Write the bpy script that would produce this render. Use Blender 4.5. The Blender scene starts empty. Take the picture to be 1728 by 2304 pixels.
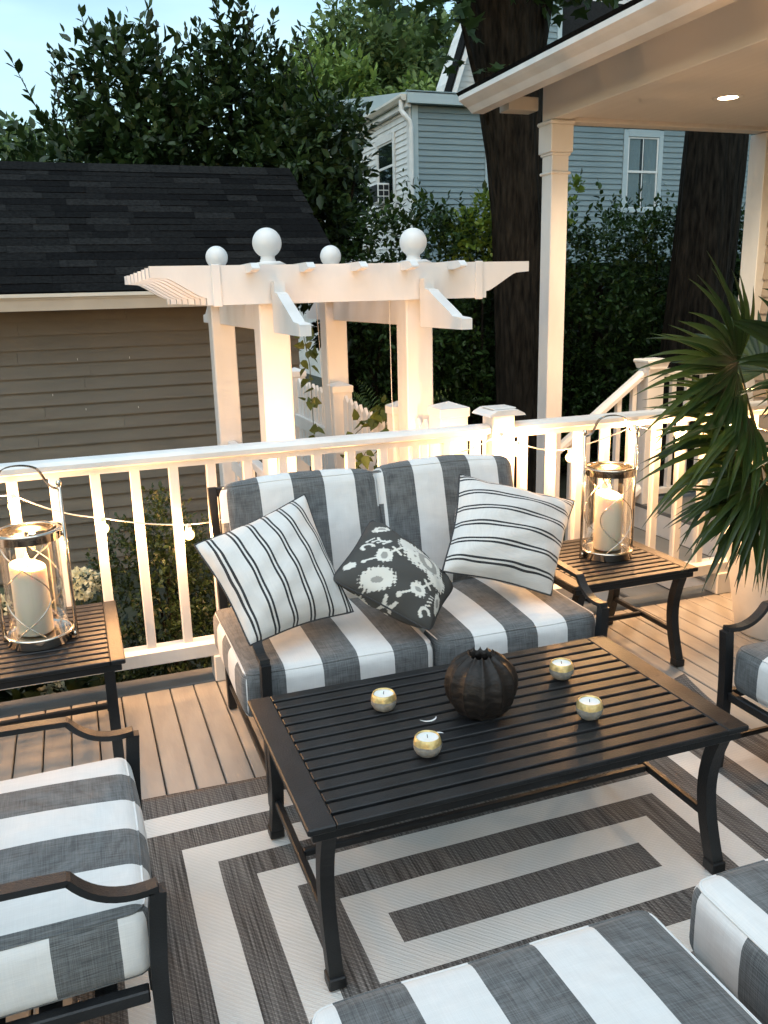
import bpy, math, random
import numpy as np
from mathutils import Vector, Matrix
random.seed(7); RNG = np.random.default_rng(7)
PI = math.pi; R = math.radians
scene = bpy.context.scene
C = scene.collection

# ------------------------------------------------------------------ camera
cam = bpy.data.cameras.new('camera'); camo = bpy.data.objects.new('camera', cam); C.objects.link(camo)
cam.sensor_fit = 'VERTICAL'; cam.sensor_height = 24.0; cam.sensor_width = 18.0
cam.lens = 24.0 * 1906.73 / 2304.0
cam.clip_start = 0.05; cam.clip_end = 2000
yaw, pit, rol = R(19.787), R(-14.4676), R(-1.4792)
fw = Vector((math.sin(yaw)*math.cos(pit), math.cos(yaw)*math.cos(pit), math.sin(pit)))
rt = Vector((math.cos(yaw), -math.sin(yaw), 0)); up = rt.cross(fw)
rt2 = rt*math.cos(rol) + up*math.sin(rol); up2 = up*math.cos(rol) - rt*math.sin(rol)
camo.matrix_world = Matrix(((rt2.x, up2.x, -fw.x, 0), (rt2.y, up2.y, -fw.y, 0), (rt2.z, up2.z, -fw.z, 1.463), (0, 0, 0, 1)))
scene.camera = camo

# ------------------------------------------------------------------ world, sun, exposure
SUN_EL, SUN_AZ = 7.0, 215.0          # low evening sun behind and left of the camera (azimuth clockwise from +Y)
w = bpy.data.worlds.new('World'); scene.world = w; w.use_nodes = True
nt = w.node_tree; nd = nt.nodes; lk = nt.links
bg = nd['Background']
sky = nd.new('ShaderNodeTexSky'); sky.sky_type = 'NISHITA'; sky.sun_disc = False
sky.sun_elevation = R(SUN_EL); sky.sun_rotation = R(SUN_AZ); sky.altitude = 50; sky.air_density = 1.0; sky.dust_density = 0.6; sky.ozone_density = 1.6
tc = nd.new('ShaderNodeTexCoord'); mp = nd.new('ShaderNodeMapping'); mp.inputs['Scale'].default_value = (1.0, 1.0, 3.2); mp.inputs['Location'].default_value = (2.1, 0.4, 0.3)
nz = nd.new('ShaderNodeTexNoise'); nz.inputs['Scale'].default_value = 2.3; nz.inputs['Detail'].default_value = 5; nz.inputs['Roughness'].default_value = 0.5
cr = nd.new('ShaderNodeValToRGB'); cr.color_ramp.elements[0].position = 0.36; cr.color_ramp.elements[1].position = 0.62
cr.color_ramp.elements[0].color = (0, 0, 0, 1); cr.color_ramp.elements[1].color = (0.85, 0.85, 0.85, 1)
mx = nd.new('ShaderNodeMix'); mx.data_type = 'RGBA'; mx.inputs['B'].default_value = (2.7, 3.9, 4.5, 1)
lk.new(tc.outputs['Generated'], mp.inputs['Vector']); lk.new(mp.outputs['Vector'], nz.inputs['Vector']); lk.new(nz.outputs['Fac'], cr.inputs['Fac'])
lk.new(cr.outputs['Color'], mx.inputs['Factor']); lk.new(sky.outputs['Color'], mx.inputs['A']); lk.new(mx.outputs['Result'], bg.inputs['Color'])
bg.inputs['Strength'].default_value = 0.12
sl = bpy.data.lights.new('sun', 'SUN'); sl.energy = 0.8; sl.angle = R(70); sl.color = (0.93, 0.97, 1.0)
so = bpy.data.objects.new('sun', sl); C.objects.link(so)
_el = R(66); _az = R(SUN_AZ)       # the diffuse after-glow comes from high in the sky
so.rotation_euler = Vector((math.sin(_az)*math.cos(_el), math.cos(_az)*math.cos(_el), math.sin(_el))).to_track_quat('Z', 'Y').to_euler()
vs = scene.view_settings; vs.view_transform = 'Standard'; vs.look = 'None'; vs.gamma = 1; vs.exposure = 1.38; vs.use_curve_mapping = False
cy = scene.cycles; cy.use_denoising = True; cy.use_adaptive_sampling = True; cy.adaptive_threshold = 0.03; cy.max_bounces = 5; cy.diffuse_bounces = 2; cy.glossy_bounces = 3; cy.transmission_bounces = 4
cy.transparent_max_bounces = 14; cy.caustics_reflective = False; cy.caustics_refractive = False; cy.sample_clamp_indirect = 6

# ------------------------------------------------------------------ materials
MATS = {}
def mat(name, col, rough=0.6, metal=0.0, var=0.12, vscale=6.0, bump=0.0, bscale=80.0, stretch=(1, 1, 1), col2=None, island=False, spec=0.5, sss=0.0, trans=0.0, emit=None, estr=0.0):
    if name in MATS: return MATS[name]
    m = bpy.data.materials.new(name); m.use_nodes = True; MATS[name] = m
    n = m.node_tree.nodes; l = m.node_tree.links; b = n['Principled BSDF']
    b.inputs['Roughness'].default_value = rough; b.inputs['Metallic'].default_value = metal; b.inputs['Specular IOR Level'].default_value = spec
    t = n.new('ShaderNodeTexCoord'); mpn = n.new('ShaderNodeMapping'); mpn.inputs['Scale'].default_value = stretch; l.new(t.outputs['Object'], mpn.inputs['Vector'])
    no = n.new('ShaderNodeTexNoise'); no.inputs['Scale'].default_value = vscale; no.inputs['Detail'].default_value = 6; l.new(mpn.outputs['Vector'], no.inputs['Vector'])
    r = n.new('ShaderNodeValToRGB'); e = r.color_ramp.elements
    c2 = col2 or tuple(min(1, c*(1+var)) for c in col); c1 = tuple(c*(1-var) for c in col) if not col2 else col
    e[0].position = 0.3; e[1].position = 0.7; e[0].color = (*c1, 1); e[1].color = (*c2, 1)
    if island:
        g = n.new('ShaderNodeNewGeometry'); mm = n.new('ShaderNodeMath'); mm.operation = 'MULTIPLY_ADD'; mm.inputs[1].default_value = 0.7
        m2 = n.new('ShaderNodeMath'); m2.operation = 'MULTIPLY_ADD'; m2.inputs[1].default_value = 0.3; m2.inputs[2].default_value = 0.0
        l.new(no.outputs['Fac'], m2.inputs[0]); l.new(g.outputs['Random Per Island'], mm.inputs[0]); l.new(m2.outputs[0], mm.inputs[2]); l.new(mm.outputs[0], r.inputs['Fac'])
        e[0].position = 0.1; e[1].position = 0.95
    else: l.new(no.outputs['Fac'], r.inputs['Fac'])
    l.new(r.outputs['Color'], b.inputs['Base Color'])
    if bump:
        bn = n.new('ShaderNodeTexNoise'); bn.inputs['Scale'].default_value = bscale; bn.inputs['Detail'].default_value = 4; l.new(mpn.outputs['Vector'], bn.inputs['Vector'])
        bu = n.new('ShaderNodeBump'); bu.inputs['Strength'].default_value = bump; bu.inputs['Distance'].default_value = 0.03 if name == 'bark' else 0.01
        l.new(bn.outputs['Fac'], bu.inputs['Height']); l.new(bu.outputs['Normal'], b.inputs['Normal'])
    if sss:
        b.inputs['Subsurface Weight'].default_value = sss; b.inputs['Subsurface Radius'].default_value = (0.030, 0.020, 0.012); b.inputs['Subsurface Scale'].default_value = 1.0
    if emit:
        b.inputs['Emission Color'].default_value = (*emit, 1); b.inputs['Emission Strength'].default_value = estr
    if trans:                                   # thin leaves let light through
        tr = n.new('ShaderNodeBsdfTranslucent'); l.new(r.outputs['Color'], tr.inputs['Color']); ms = n.new('ShaderNodeMixShader'); ms.inputs[0].default_value = trans
        l.new(b.outputs[0], ms.inputs[1]); l.new(tr.outputs[0], ms.inputs[2]); l.new(ms.outputs[0], n['Material Output'].inputs['Surface'])
    return m

WHITE = mat('white_paint', (0.66, 0.655, 0.64), 0.42, vscale=7, stretch=(1, 1, 0.35), bump=0.10, bscale=60, col2=(0.76, 0.76, 0.75))
WHITE_OLD = mat('white_paint_worn', (0.66, 0.66, 0.64), 0.55, var=0.1, vscale=5, bump=0.1, bscale=50)
VINYL = mat('white_vinyl', (0.67, 0.655, 0.635), 0.38, vscale=5, stretch=(1, 1, 0.3), bump=0.07, bscale=40, col2=(0.77, 0.765, 0.755))
BLACK = mat('black_powder_coated_metal', (0.008, 0.009, 0.0105), 0.46, var=0.45, vscale=14, bump=0.14, bscale=260, spec=0.42)
NICKEL = mat('polished_nickel', (0.62, 0.56, 0.48), 0.14, metal=1.0, var=0.06, vscale=8)
DECK = mat('deck_paint', (0.225, 0.222, 0.21), 0.5, var=0.12, vscale=5, stretch=(3, 0.6, 1), bump=0.12, bscale=30, col2=(0.31, 0.305, 0.285))
DECK_GREY = mat('deck_border_grey', (0.15, 0.155, 0.155), 0.6, var=0.15, vscale=6, bump=0.15, bscale=50)
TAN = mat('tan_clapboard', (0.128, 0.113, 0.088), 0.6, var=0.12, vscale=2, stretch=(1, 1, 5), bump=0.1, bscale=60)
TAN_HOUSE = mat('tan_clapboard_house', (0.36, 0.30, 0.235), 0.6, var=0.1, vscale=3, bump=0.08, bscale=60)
BLUE = mat('blue_grey_clapboard', (0.185, 0.245, 0.262), 0.65, var=0.08, vscale=2.5, stretch=(1, 1, 4), bump=0.1, bscale=40)
BLUE_TRIM = mat('blue_grey_trim', (0.38, 0.46, 0.48), 0.6, var=0.06, vscale=3)
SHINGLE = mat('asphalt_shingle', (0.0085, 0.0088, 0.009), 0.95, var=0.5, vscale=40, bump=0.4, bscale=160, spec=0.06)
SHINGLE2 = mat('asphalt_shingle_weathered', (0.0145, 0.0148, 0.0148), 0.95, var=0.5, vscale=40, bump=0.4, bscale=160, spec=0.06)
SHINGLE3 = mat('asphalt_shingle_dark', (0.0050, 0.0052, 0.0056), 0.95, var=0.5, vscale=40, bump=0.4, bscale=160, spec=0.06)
CREAM = mat('cream_gutter_paint', (0.60, 0.57, 0.50), 0.45, var=0.1, vscale=3, bump=0.03)
CEIL = mat('porch_ceiling_paint', (0.74, 0.72, 0.68), 0.75, var=0.03, vscale=2, bump=0.05, bscale=8, stretch=(12, 0.3, 1))
BARK = mat('bark', (0.005, 0.0045, 0.0035), 0.95, var=0.6, vscale=30, stretch=(1, 1, 0.16), bump=1.0, bscale=40, spec=0.1, col2=(0.034, 0.028, 0.021))
SOIL = mat('dark_soil', (0.018, 0.014, 0.011), 0.95, var=0.5, vscale=30, bump=0.8, bscale=60)
GROUND = mat('garden_ground', (0.022, 0.024, 0.014), 0.95, var=0.6, vscale=3, bump=0.8, bscale=20, col2=(0.035, 0.04, 0.02))
CONCRETE = mat('cast_concrete', (0.24, 0.225, 0.20), 0.85, var=0.25, vscale=60, bump=0.35, bscale=150)
GOLD = mat('gold_leaf', (0.66, 0.50, 0.22), 0.42, metal=0.55, var=0.3, vscale=60, bump=0.3, bscale=90)
WAX = mat('ivory_wax', (0.82, 0.76, 0.64), 0.45, var=0.03, sss=0.35)
WAXW = mat('white_wax', (0.82, 0.81, 0.77), 0.4, var=0.03, sss=0.3)
FLAME = mat('flame', (1, 0.6, 0.2), 0.5, emit=(1.0, 0.62, 0.25), estr=30)
DISK = mat('lit_downlight', (1, 0.85, 0.6), 0.3, emit=(1.0, 0.74, 0.45), estr=8)
CORD = mat('white_cord', (0.62, 0.60, 0.56), 0.5)
POT = mat('white_glazed_planter', (0.78, 0.775, 0.765), 0.45, var=0.08, vscale=9, bump=0.08, bscale=30)
VASE = mat('dark_bronze_ceramic', (0.006, 0.005, 0.0045), 0.55, metal=0.0, var=0.5, vscale=24, bump=0.5, bscale=26, stretch=(1, 1, 2.5), col2=(0.014, 0.010, 0.008), spec=0.35)
CURTAIN = mat('net_curtain', (0.55, 0.56, 0.55), 0.9, var=0.05)
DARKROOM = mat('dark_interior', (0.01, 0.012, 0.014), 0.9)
PIPING = mat('charcoal_piping', (0.035, 0.037, 0.04), 0.8, var=0.2)
LEAF_DARK = mat('leathery_dark_leaf', (0.009, 0.023, 0.007), 0.45, spec=0.35, col2=(0.050, 0.092, 0.026), island=True, trans=0.15)
LEAF_MID = mat('mid_green_leaf', (0.060, 0.105, 0.022), 0.55, col2=(0.25, 0.36, 0.08), island=True, trans=0.3)
LEAF_FAR = mat('far_tree_leaf', (0.050, 0.085, 0.030), 0.6, col2=(0.19, 0.28, 0.09), island=True, trans=0.3)
LEAF_LIME = mat('yellow_green_leaf', (0.10, 0.17, 0.02), 0.5, col2=(0.22, 0.32, 0.05), island=True, trans=0.35)
LEAF_HEDGE = mat('hedge_leaf', (0.008, 0.023, 0.006), 0.45, spec=0.3, col2=(0.052, 0.105, 0.025), island=True, trans=0.2)
LEAF_BOX = mat('boxwood_leaf', (0.010, 0.022, 0.006), 0.4, spec=0.35, col2=(0.035, 0.060, 0.018), island=True, trans=0.2)
LEAF_MAPLE = mat('maple_leaf', (0.018, 0.042, 0.012), 0.5, col2=(0.05, 0.095, 0.025), island=True, trans=0.3)
LEAF_VINE = mat('vine_leaf', (0.05, 0.08, 0.015), 0.5, col2=(0.12, 0.16, 0.03), island=True, trans=0.3)
PALM = mat('palm_leaf', (0.009, 0.024, 0.007), 0.36, spec=0.4, col2=(0.038, 0.074, 0.018), island=True, trans=0.25)
PALM_STEM = mat('palm_stem', (0.045, 0.055, 0.016), 0.5)
PETAL = mat('hydrangea_petal', (0.50, 0.55, 0.38), 0.6, col2=(0.68, 0.70, 0.56), island=True, trans=0.3)

BULB = bpy.data.materials.new('lit_bulb'); BULB.use_nodes = True        # clear globe around a glowing filament
_n = BULB.node_tree.nodes; _l = BULB.node_tree.links; _n.remove(_n['Principled BSDF'])
_e = _n.new('ShaderNodeEmission'); _e.inputs[0].default_value = (1.0, 0.58, 0.20, 1); _e.inputs[1].default_value = 1.5; _t = _n.new('ShaderNodeBsdfTransparent'); _a = _n.new('ShaderNodeAddShader')
_l.new(_e.outputs[0], _a.inputs[0]); _l.new(_t.outputs[0], _a.inputs[1]); _l.new(_a.outputs[0], _n['Material Output'].inputs['Surface'])
def glass(name, tint=(0.97, 0.98, 0.98), refl=1.0):
    m = bpy.data.materials.new(name); m.use_nodes = True; n = m.node_tree.nodes; l = m.node_tree.links
    n.remove(n['Principled BSDF'])
    t = n.new('ShaderNodeBsdfTransparent'); t.inputs[0].default_value = (*tint, 1); g = n.new('ShaderNodeBsdfGlossy'); g.inputs['Roughness'].default_value = 0.03
    lw = n.new('ShaderNodeLayerWeight'); lw.inputs[0].default_value = 0.35; ma = n.new('ShaderNodeMath'); ma.operation = 'MULTIPLY'; ma.inputs[1].default_value = 0.65*refl
    ms = n.new('ShaderNodeMixShader'); l.new(lw.outputs['Fresnel'], ma.inputs[0]); l.new(ma.outputs[0], ms.inputs[0]); l.new(t.outputs[0], ms.inputs[1]); l.new(g.outputs[0], ms.inputs[2])
    l.new(ms.outputs[0], n['Material Output'].inputs['Surface']); return m
GLASS = glass('clear_lantern_glass'); PANE = glass('window_glass', (0.72, 0.78, 0.80), 0.5)

def _math(n, l, op, a, b=None, c=None):
    m = n.new('ShaderNodeMath'); m.operation = op
    for i, x in enumerate((a, b, c)):
        if x is None: continue
        if isinstance(x, (int, float)): m.inputs[i].default_value = x
        else: l.new(x, m.inputs[i])
    return m.outputs[0]

def fabric(name, axis, kind='wide', off=0.0, pitch=0.113, dark=(0.115, 0.121, 0.124), light=(0.66, 0.66, 0.65)):
    """woven outdoor cloth: stripes across one local axis, slub yarn and weave relief"""
    if name in MATS: return MATS[name]
    m = bpy.data.materials.new(name); m.use_nodes = True; MATS[name] = m
    n = m.node_tree.nodes; l = m.node_tree.links; b = n['Principled BSDF']; b.inputs['Roughness'].default_value = 0.9; b.inputs['Specular IOR Level'].default_value = 0.15
    b.inputs['Sheen Weight'].default_value = 0.15
    t = n.new('ShaderNodeTexCoord'); s = n.new('ShaderNodeSeparateXYZ'); l.new(t.outputs['Object'], s.inputs[0])
    wob = n.new('ShaderNodeTexNoise'); wob.inputs['Scale'].default_value = 5; l.new(t.outputs['Object'], wob.inputs['Vector'])
    co = _math(n, l, 'ADD', s.outputs[axis], _math(n, l, 'MULTIPLY_ADD', wob.outputs['Fac'], 0.006, -0.003 - off))
    fr = _math(n, l, 'FLOORED_MODULO', co, pitch*2 if kind == 'wide' else pitch)
    if kind == 'wide': k = _math(n, l, 'LESS_THAN', fr, pitch)
    else:
        k1 = _math(n, l, 'LESS_THAN', _math(n, l, 'ABSOLUTE', _math(n, l, 'SUBTRACT', fr, pitch*0.40)), pitch*0.052)
        k2 = _math(n, l, 'LESS_THAN', _math(n, l, 'ABSOLUTE', _math(n, l, 'SUBTRACT', fr, pitch*0.60)), pitch*0.052)
        k = _math(n, l, 'MAXIMUM', k1, k2)
    def slub(sc):
        mp = n.new('ShaderNodeMapping'); mp.inputs['Scale'].default_value = sc; l.new(t.outputs['Object'], mp.inputs['Vector'])
        no = n.new('ShaderNodeTexNoise'); no.inputs['Scale'].default_value = 1.0; no.inputs['Detail'].default_value = 3; l.new(mp.outputs[0], no.inputs['Vector']); return no.outputs['Fac']
    o = [(700, 18, 18), (18, 700, 18), (18, 18, 700)]
    a = slub(o[axis]); c = slub(o[(axis+1) % 3]); d = slub(o[2] if axis != 2 else o[0])
    v = _math(n, l, 'MULTIPLY', _math(n, l, 'ADD', _math(n, l, 'ADD', _math(n, l, 'MULTIPLY', a, 1.2), c), d), 0.3125)
    r1 = n.new('ShaderNodeValToRGB'); e = r1.color_ramp.elements; e[0].position = 0.38; e[1].position = 0.62; e[0].color = (*[x*0.55 for x in dark], 1); e[1].color = (*[x*1.5 for x in dark], 1)
    r2 = n.new('ShaderNodeValToRGB'); e = r2.color_ramp.elements; e[0].position = 0.35; e[1].position = 0.65; e[0].color = (*[x*0.93 for x in light], 1); e[1].color = (*[x*1.05 for x in light], 1)
    l.new(v, r1.inputs[0]); l.new(v, r2.inputs[0])
    mx = n.new('ShaderNodeMix'); mx.data_type = 'RGBA'; l.new(k, mx.inputs['Factor']); l.new(r2.outputs[0], mx.inputs['A']); l.new(r1.outputs[0], mx.inputs['B'])
    l.new(mx.outputs['Result'], b.inputs['Base Color'])
    big = n.new('ShaderNodeTexNoise'); big.inputs['Scale'].default_value = 9; big.inputs['Detail'].default_value = 2; l.new(t.outputs['Object'], big.inputs['Vector'])
    bu0 = n.new('ShaderNodeBump'); bu0.inputs['Strength'].default_value = 0.55; bu0.inputs['Distance'].default_value = 0.02; l.new(big.outputs['Fac'], bu0.inputs['Height'])
    bu = n.new('ShaderNodeBump'); bu.inputs['Strength'].default_value = 0.3; bu.inputs['Distance'].default_value = 0.002; l.new(v, bu.inputs['Height']); l.new(bu0.outputs[0], bu.inputs['Normal']); l.new(bu.outputs[0], b.inputs['Normal'])
    return m

# ------------------------------------------------------------------ mesh helpers
class MB:
    def __init__(s): s.v = []; s.f = []; s.mi = []
    def add(s, vs, fs, mi=0):
        o = len(s.v); s.v += [tuple(p) for p in vs]; s.f += [tuple(i+o for i in f) for f in fs]; s.mi += [mi]*len(fs); return s
    def box(s, x0, x1, y0, y1, z0, z1, b=0.0):
        if x0 > x1: x0, x1 = x1, x0
        if y0 > y1: y0, y1 = y1, y0
        if z0 > z1: z0, z1 = z1, z0
        b = min(b, (x1-x0)*.45, (y1-y0)*.45, (z1-z0)*.45)
        if b <= 0:
            vs = [(x0,y0,z0),(x1,y0,z0),(x1,y1,z0),(x0,y1,z0),(x0,y0,z1),(x1,y0,z1),(x1,y1,z1),(x0,y1,z1)]
            return s.add(vs, [(0,3,2,1),(4,5,6,7),(0,1,5,4),(1,2,6,5),(2,3,7,6),(3,0,4,7)])
        X = (x0, x1); Y = (y0, y1); Z = (z0, z1); vs = []; ix = {}
        for i in (0, 1):
            for j in (0, 1):
                for k in (0, 1):
                    sx, sy, sz = (1, -1)[i], (1, -1)[j], (1, -1)[k]
                    ix[i,j,k,0] = len(vs); vs.append((X[i], Y[j]+sy*b, Z[k]+sz*b))
                    ix[i,j,k,1] = len(vs); vs.append((X[i]+sx*b, Y[j], Z[k]+sz*b))
                    ix[i,j,k,2] = len(vs); vs.append((X[i]+sx*b, Y[j]+sy*b, Z[k]))
        fs = []
        def q(l, flip): fs.append(tuple(l[::-1] if flip else l))
        for i in (0, 1): q([ix[i,0,0,0], ix[i,1,0,0], ix[i,1,1,0], ix[i,0,1,0]], i == 0)
        for j in (0, 1): q([ix[0,j,0,1], ix[1,j,0,1], ix[1,j,1,1], ix[0,j,1,1]], j == 1)
        for k in (0, 1): q([ix[0,0,k,2], ix[1,0,k,2], ix[1,1,k,2], ix[0,1,k,2]], k == 0)
        for i in (0, 1):
            for j in (0, 1): q([ix[i,j,0,0], ix[i,j,1,0], ix[i,j,1,1], ix[i,j,0,1]], (i+j) % 2 == 0)
            for k in (0, 1): q([ix[i,0,k,0], ix[i,1,k,0], ix[i,1,k,2], ix[i,0,k,2]], (i+k) % 2 == 1)
        for j in (0, 1):
            for k in (0, 1): q([ix[0,j,k,1], ix[1,j,k,1], ix[1,j,k,2], ix[0,j,k,2]], (j+k) % 2 == 0)
        for i in (0, 1):
            for j in (0, 1):
                for k in (0, 1): q([ix[i,j,k,0], ix[i,j,k,1], ix[i,j,k,2]], (i+j+k) % 2 == 0)
        return s.add(vs, fs)
    def prism(s, poly, axis, a, b):
        """extrude a 2-D outline along an axis; outline coordinates are the two other axes in order"""
        n = len(poly)
        def p(u, v, w): return {0: (w, u, v), 1: (u, w, v), 2: (u, v, w)}[axis]
        vs = [p(u, v, a) for u, v in poly] + [p(u, v, b) for u, v in poly]
        return s.add(vs, [tuple(range(n))[::-1], tuple(range(n, 2*n))] + [(i, (i+1) % n, (i+1) % n+n, i+n) for i in range(n)])
    def tube(s, pts, r, n=8, cap=True):
        P = [Vector(p) for p in pts]; rr = r if isinstance(r, (list, tuple)) else [r]*len(P); vs = []; fs = []
        nrm = None
        for i, p in enumerate(P):
            t = (P[min(i+1, len(P)-1)] - P[max(i-1, 0)]).normalized()
            if nrm is None: nrm = t.orthogonal().normalized()
            nrm = (nrm - t*nrm.dot(t)).normalized(); bn = t.cross(nrm)
            vs += [p + (nrm*math.cos(2*PI*k/n) + bn*math.sin(2*PI*k/n))*rr[i] for k in range(n)]
        for i in range(len(P)-1):
            for k in range(n): fs.append((i*n+k, i*n+(k+1) % n, (i+1)*n+(k+1) % n, (i+1)*n+k))
        if cap: fs += [tuple(range(n))[::-1], tuple(range((len(P)-1)*n, len(P)*n))]
        return s.add(vs, fs)
    def bar(s, pts, wx, h, side=Vector((1, 0, 0))):
        """flat bar of section wx (along side) by h swept along a path that is perpendicular to side"""
        P = [Vector(p) for p in pts]; vs = []; fs = []
        for i, p in enumerate(P):
            t = (P[min(i+1, len(P)-1)] - P[max(i-1, 0)]).normalized(); nn = t.cross(side).normalized()
            for a, c in ((-1, -1), (1, -1), (1, 1), (-1, 1)): vs.append(p + side*(a*wx/2) + nn*(c*h/2))
        for i in range(len(P)-1):
            for k in range(4): fs.append((i*4+k, i*4+(k+1) % 4, (i+1)*4+(k+1) % 4, (i+1)*4+k))
        m = (len(P)-1)*4
        return s.add(vs, fs + [(3, 2, 1, 0), (m, m+1, m+2, m+3)])
    def lathe(s, prof, n=32, c=(0, 0, 0), fn=None, close=False):
        vs = []; fs = []
        for r, z in prof:
            for k in range(n):
                a = 2*PI*k/n; q = r*(fn(a, z) if fn else 1)
                vs.append((c[0]+q*math.cos(a), c[1]+q*math.sin(a), c[2]+z))
        for i in range(len(prof)-1):
            for k in range(n): fs.append((i*n+k, i*n+(k+1) % n, (i+1)*n+(k+1) % n, (i+1)*n+k))
        if close: fs += [tuple(range(n))[::-1], tuple(range((len(prof)-1)*n, len(prof)*n))]
        return s.add(vs, fs)
    def mesh(s, name, mats, smooth=False):
        me = bpy.data.meshes.new(name); me.from_pydata(s.v, [], s.f)
        for m in (mats if isinstance(mats, (list, tuple)) else [mats]): me.materials.append(m)
        if any(s.mi): me.polygons.foreach_set('material_index', s.mi)
        if smooth: me.polygons.foreach_set('use_smooth', [True]*len(me.polygons))
        me.update(); return me
    def build(s, name, mats, parent=None, smooth=False): return link(name, s.mesh(name, mats, smooth), parent)

WORLD = {}
def link(name, me, parent=None, loc=None):
    o = bpy.data.objects.new(name, me); C.objects.link(o)
    if parent is not None:
        o.parent = parent
        if parent.name in WORLD: o.location = -Vector(WORLD[parent.name])
    if loc is not None: o.location = Vector(o.location) + Vector(loc)
    return o
def tag(o, label, cat, group=None, kind=None):
    if label: o['label'] = label
    if cat: o['category'] = cat
    if group: o['group'] = group
    if kind: o['kind'] = kind
    return o
def thing(name, label, cat, loc=(0, 0, 0), rotz=0.0, group=None, world=True):
    """an Empty at the thing's base; with world=True its parts are given in world coordinates"""
    o = bpy.data.objects.new(name, None); C.objects.link(o); o.location = loc; o.rotation_euler = (0, 0, rotz); o.empty_display_size = 0.1
    if world and rotz == 0.0: WORLD[o.name] = tuple(loc)
    return tag(o, label, cat, group)
def struct(o): o['kind'] = 'structure'; return o
def dup(root, loc, rotz, label):
    r = root.copy(); C.objects.link(r); r.location = loc; r.rotation_euler = (0, 0, rotz); r['label'] = label
    def rec(a, b):
        for ch in list(a.children):
            c = ch.copy(); C.objects.link(c); c.parent = b; rec(ch, c)
    rec(root, r); return r
def bez(p0, p1, p2, p3, n):
    p0, p1, p2, p3 = map(Vector, (p0, p1, p2, p3)); out = []
    for i in range(n+1):
        t = i/n; out.append(p0*(1-t)**3 + p1*(3*t*(1-t)**2) + p2*(3*t*t*(1-t)) + p3*t**3)
    return out
def pt_light(name, loc, power, col, r=0.02, parent=None):
    li = bpy.data.lights.new(name, 'POINT'); li.energy = power; li.color = col; li.shadow_soft_size = r
    o = bpy.data.objects.new(name, li); C.objects.link(o)
    if parent is not None:
        o.parent = parent
        if parent.name in WORLD: o.location = -Vector(WORLD[parent.name])
        o.location = Vector(o.location) + Vector(loc)
    else: o.location = loc
    return o

# ---- leaves
OVAL = [(0, 0), (0.22, 0.25), (0.25, 0.6), (0, 1.0)]          # half outline: (half width, along)
SLIM = [(0, 0), (0.13, 0.35), (0.12, 0.65), (0, 1.0)]
HEART = [(0, 0), (0.34, 0.12), (0.30, 0.5), (0, 1.0)]
MAPLE = [(0, 0), (0.16, 0.10), (0.46, 0.22), (0.28, 0.40), (0.52, 0.62), (0.18, 0.60), (0, 1.0)]
def norm(a): return a/np.maximum(np.linalg.norm(a, axis=1, keepdims=True), 1e-9)
def leaf_mesh(name, pos, dirs, sizes, shape, mats, fold=0.25, upbias=0.7):
    """one mesh of folded leaves: pos/dirs/sizes arrays, each leaf two polygons meeting at the midrib"""
    N = len(pos); dirs = norm(dirs); rnd = RNG.normal(size=(N, 3)); upv = np.array([0, 0, 1.0])*upbias + rnd*(1-upbias)*1.0
    side = norm(np.cross(dirs, upv)); nor = np.cross(side, dirs); k = len(shape)
    loc = []
    for sgn in (1, -1):
        for wd, al in shape: loc.append((sgn*wd, al, abs(wd)*fold - 0.10*al*al))
    L = np.array(loc); M_ = len(L)
    V = pos[:, None, :] + sizes[:, None, None]*(L[None, :, 0, None]*side[:, None, :] + L[None, :, 1, None]*dirs[:, None, :] + L[None, :, 2, None]*nor[:, None, :])
    # weld midrib: the second half reuses base and tip of the first
    keep = list(range(k)) + [k+i for i in range(1, k-1)]; V = V[:, keep, :]; nv = len(keep)
    fA = list(range(k)); fB = [0] + [k+i for i in range(k-2)] + [k-1]; fB = fB[::-1]
    loops = np.array(fA + fB); per = len(loops); base = (np.arange(N)*nv)[:, None]
    me = bpy.data.meshes.new(name); me.vertices.add(N*nv); me.vertices.foreach_set('co', V.reshape(-1).astype(np.float32))
    me.loops.add(N*per); me.loops.foreach_set('vertex_index', (base + loops[None, :]).reshape(-1).astype(np.int32))
    me.polygons.add(N*2); st = (np.arange(N)*per)[:, None] + np.array([0, len(fA)])[None, :]
    me.polygons.foreach_set('loop_start', st.reshape(-1).astype(np.int32))
    me.update(calc_edges=True); me.validate()
    for m in (mats if isinstance(mats, (list, tuple)) else [mats]): me.materials.append(m)
    return me
def twigs(starts, dirs, length, n, size, jitter=0.35, spread=0.9):
    """alternate leaves along twigs -> pos, dirs, sizes"""
    T = len(starts); dirs = norm(dirs); j = (np.arange(n)+0.3)/n
    length = np.broadcast_to(length, (T,)); pos = starts[:, None, :] + dirs[:, None, :]*(length[:, None]*j[None, :])[:, :, None]
    ref = RNG.normal(size=(T, 3)); a = norm(np.cross(dirs, ref)); b = np.cross(dirs, a)
    ang = np.arange(n)*2.399 + 0.0; d = dirs[:, None, :]*0.75 + spread*(a[:, None, :]*np.cos(ang)[None, :, None] + b[:, None, :]*np.sin(ang)[None, :, None])
    d[:, -1, :] = dirs*1.0
    d = d + RNG.normal(size=d.shape)*jitter
    sz = size*(0.55 + 0.85*RNG.random((T, n)))*(0.8 + 0.4*RNG.random((T, 1)))
    return pos.reshape(-1, 3), d.reshape(-1, 3), sz.reshape(-1)
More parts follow.
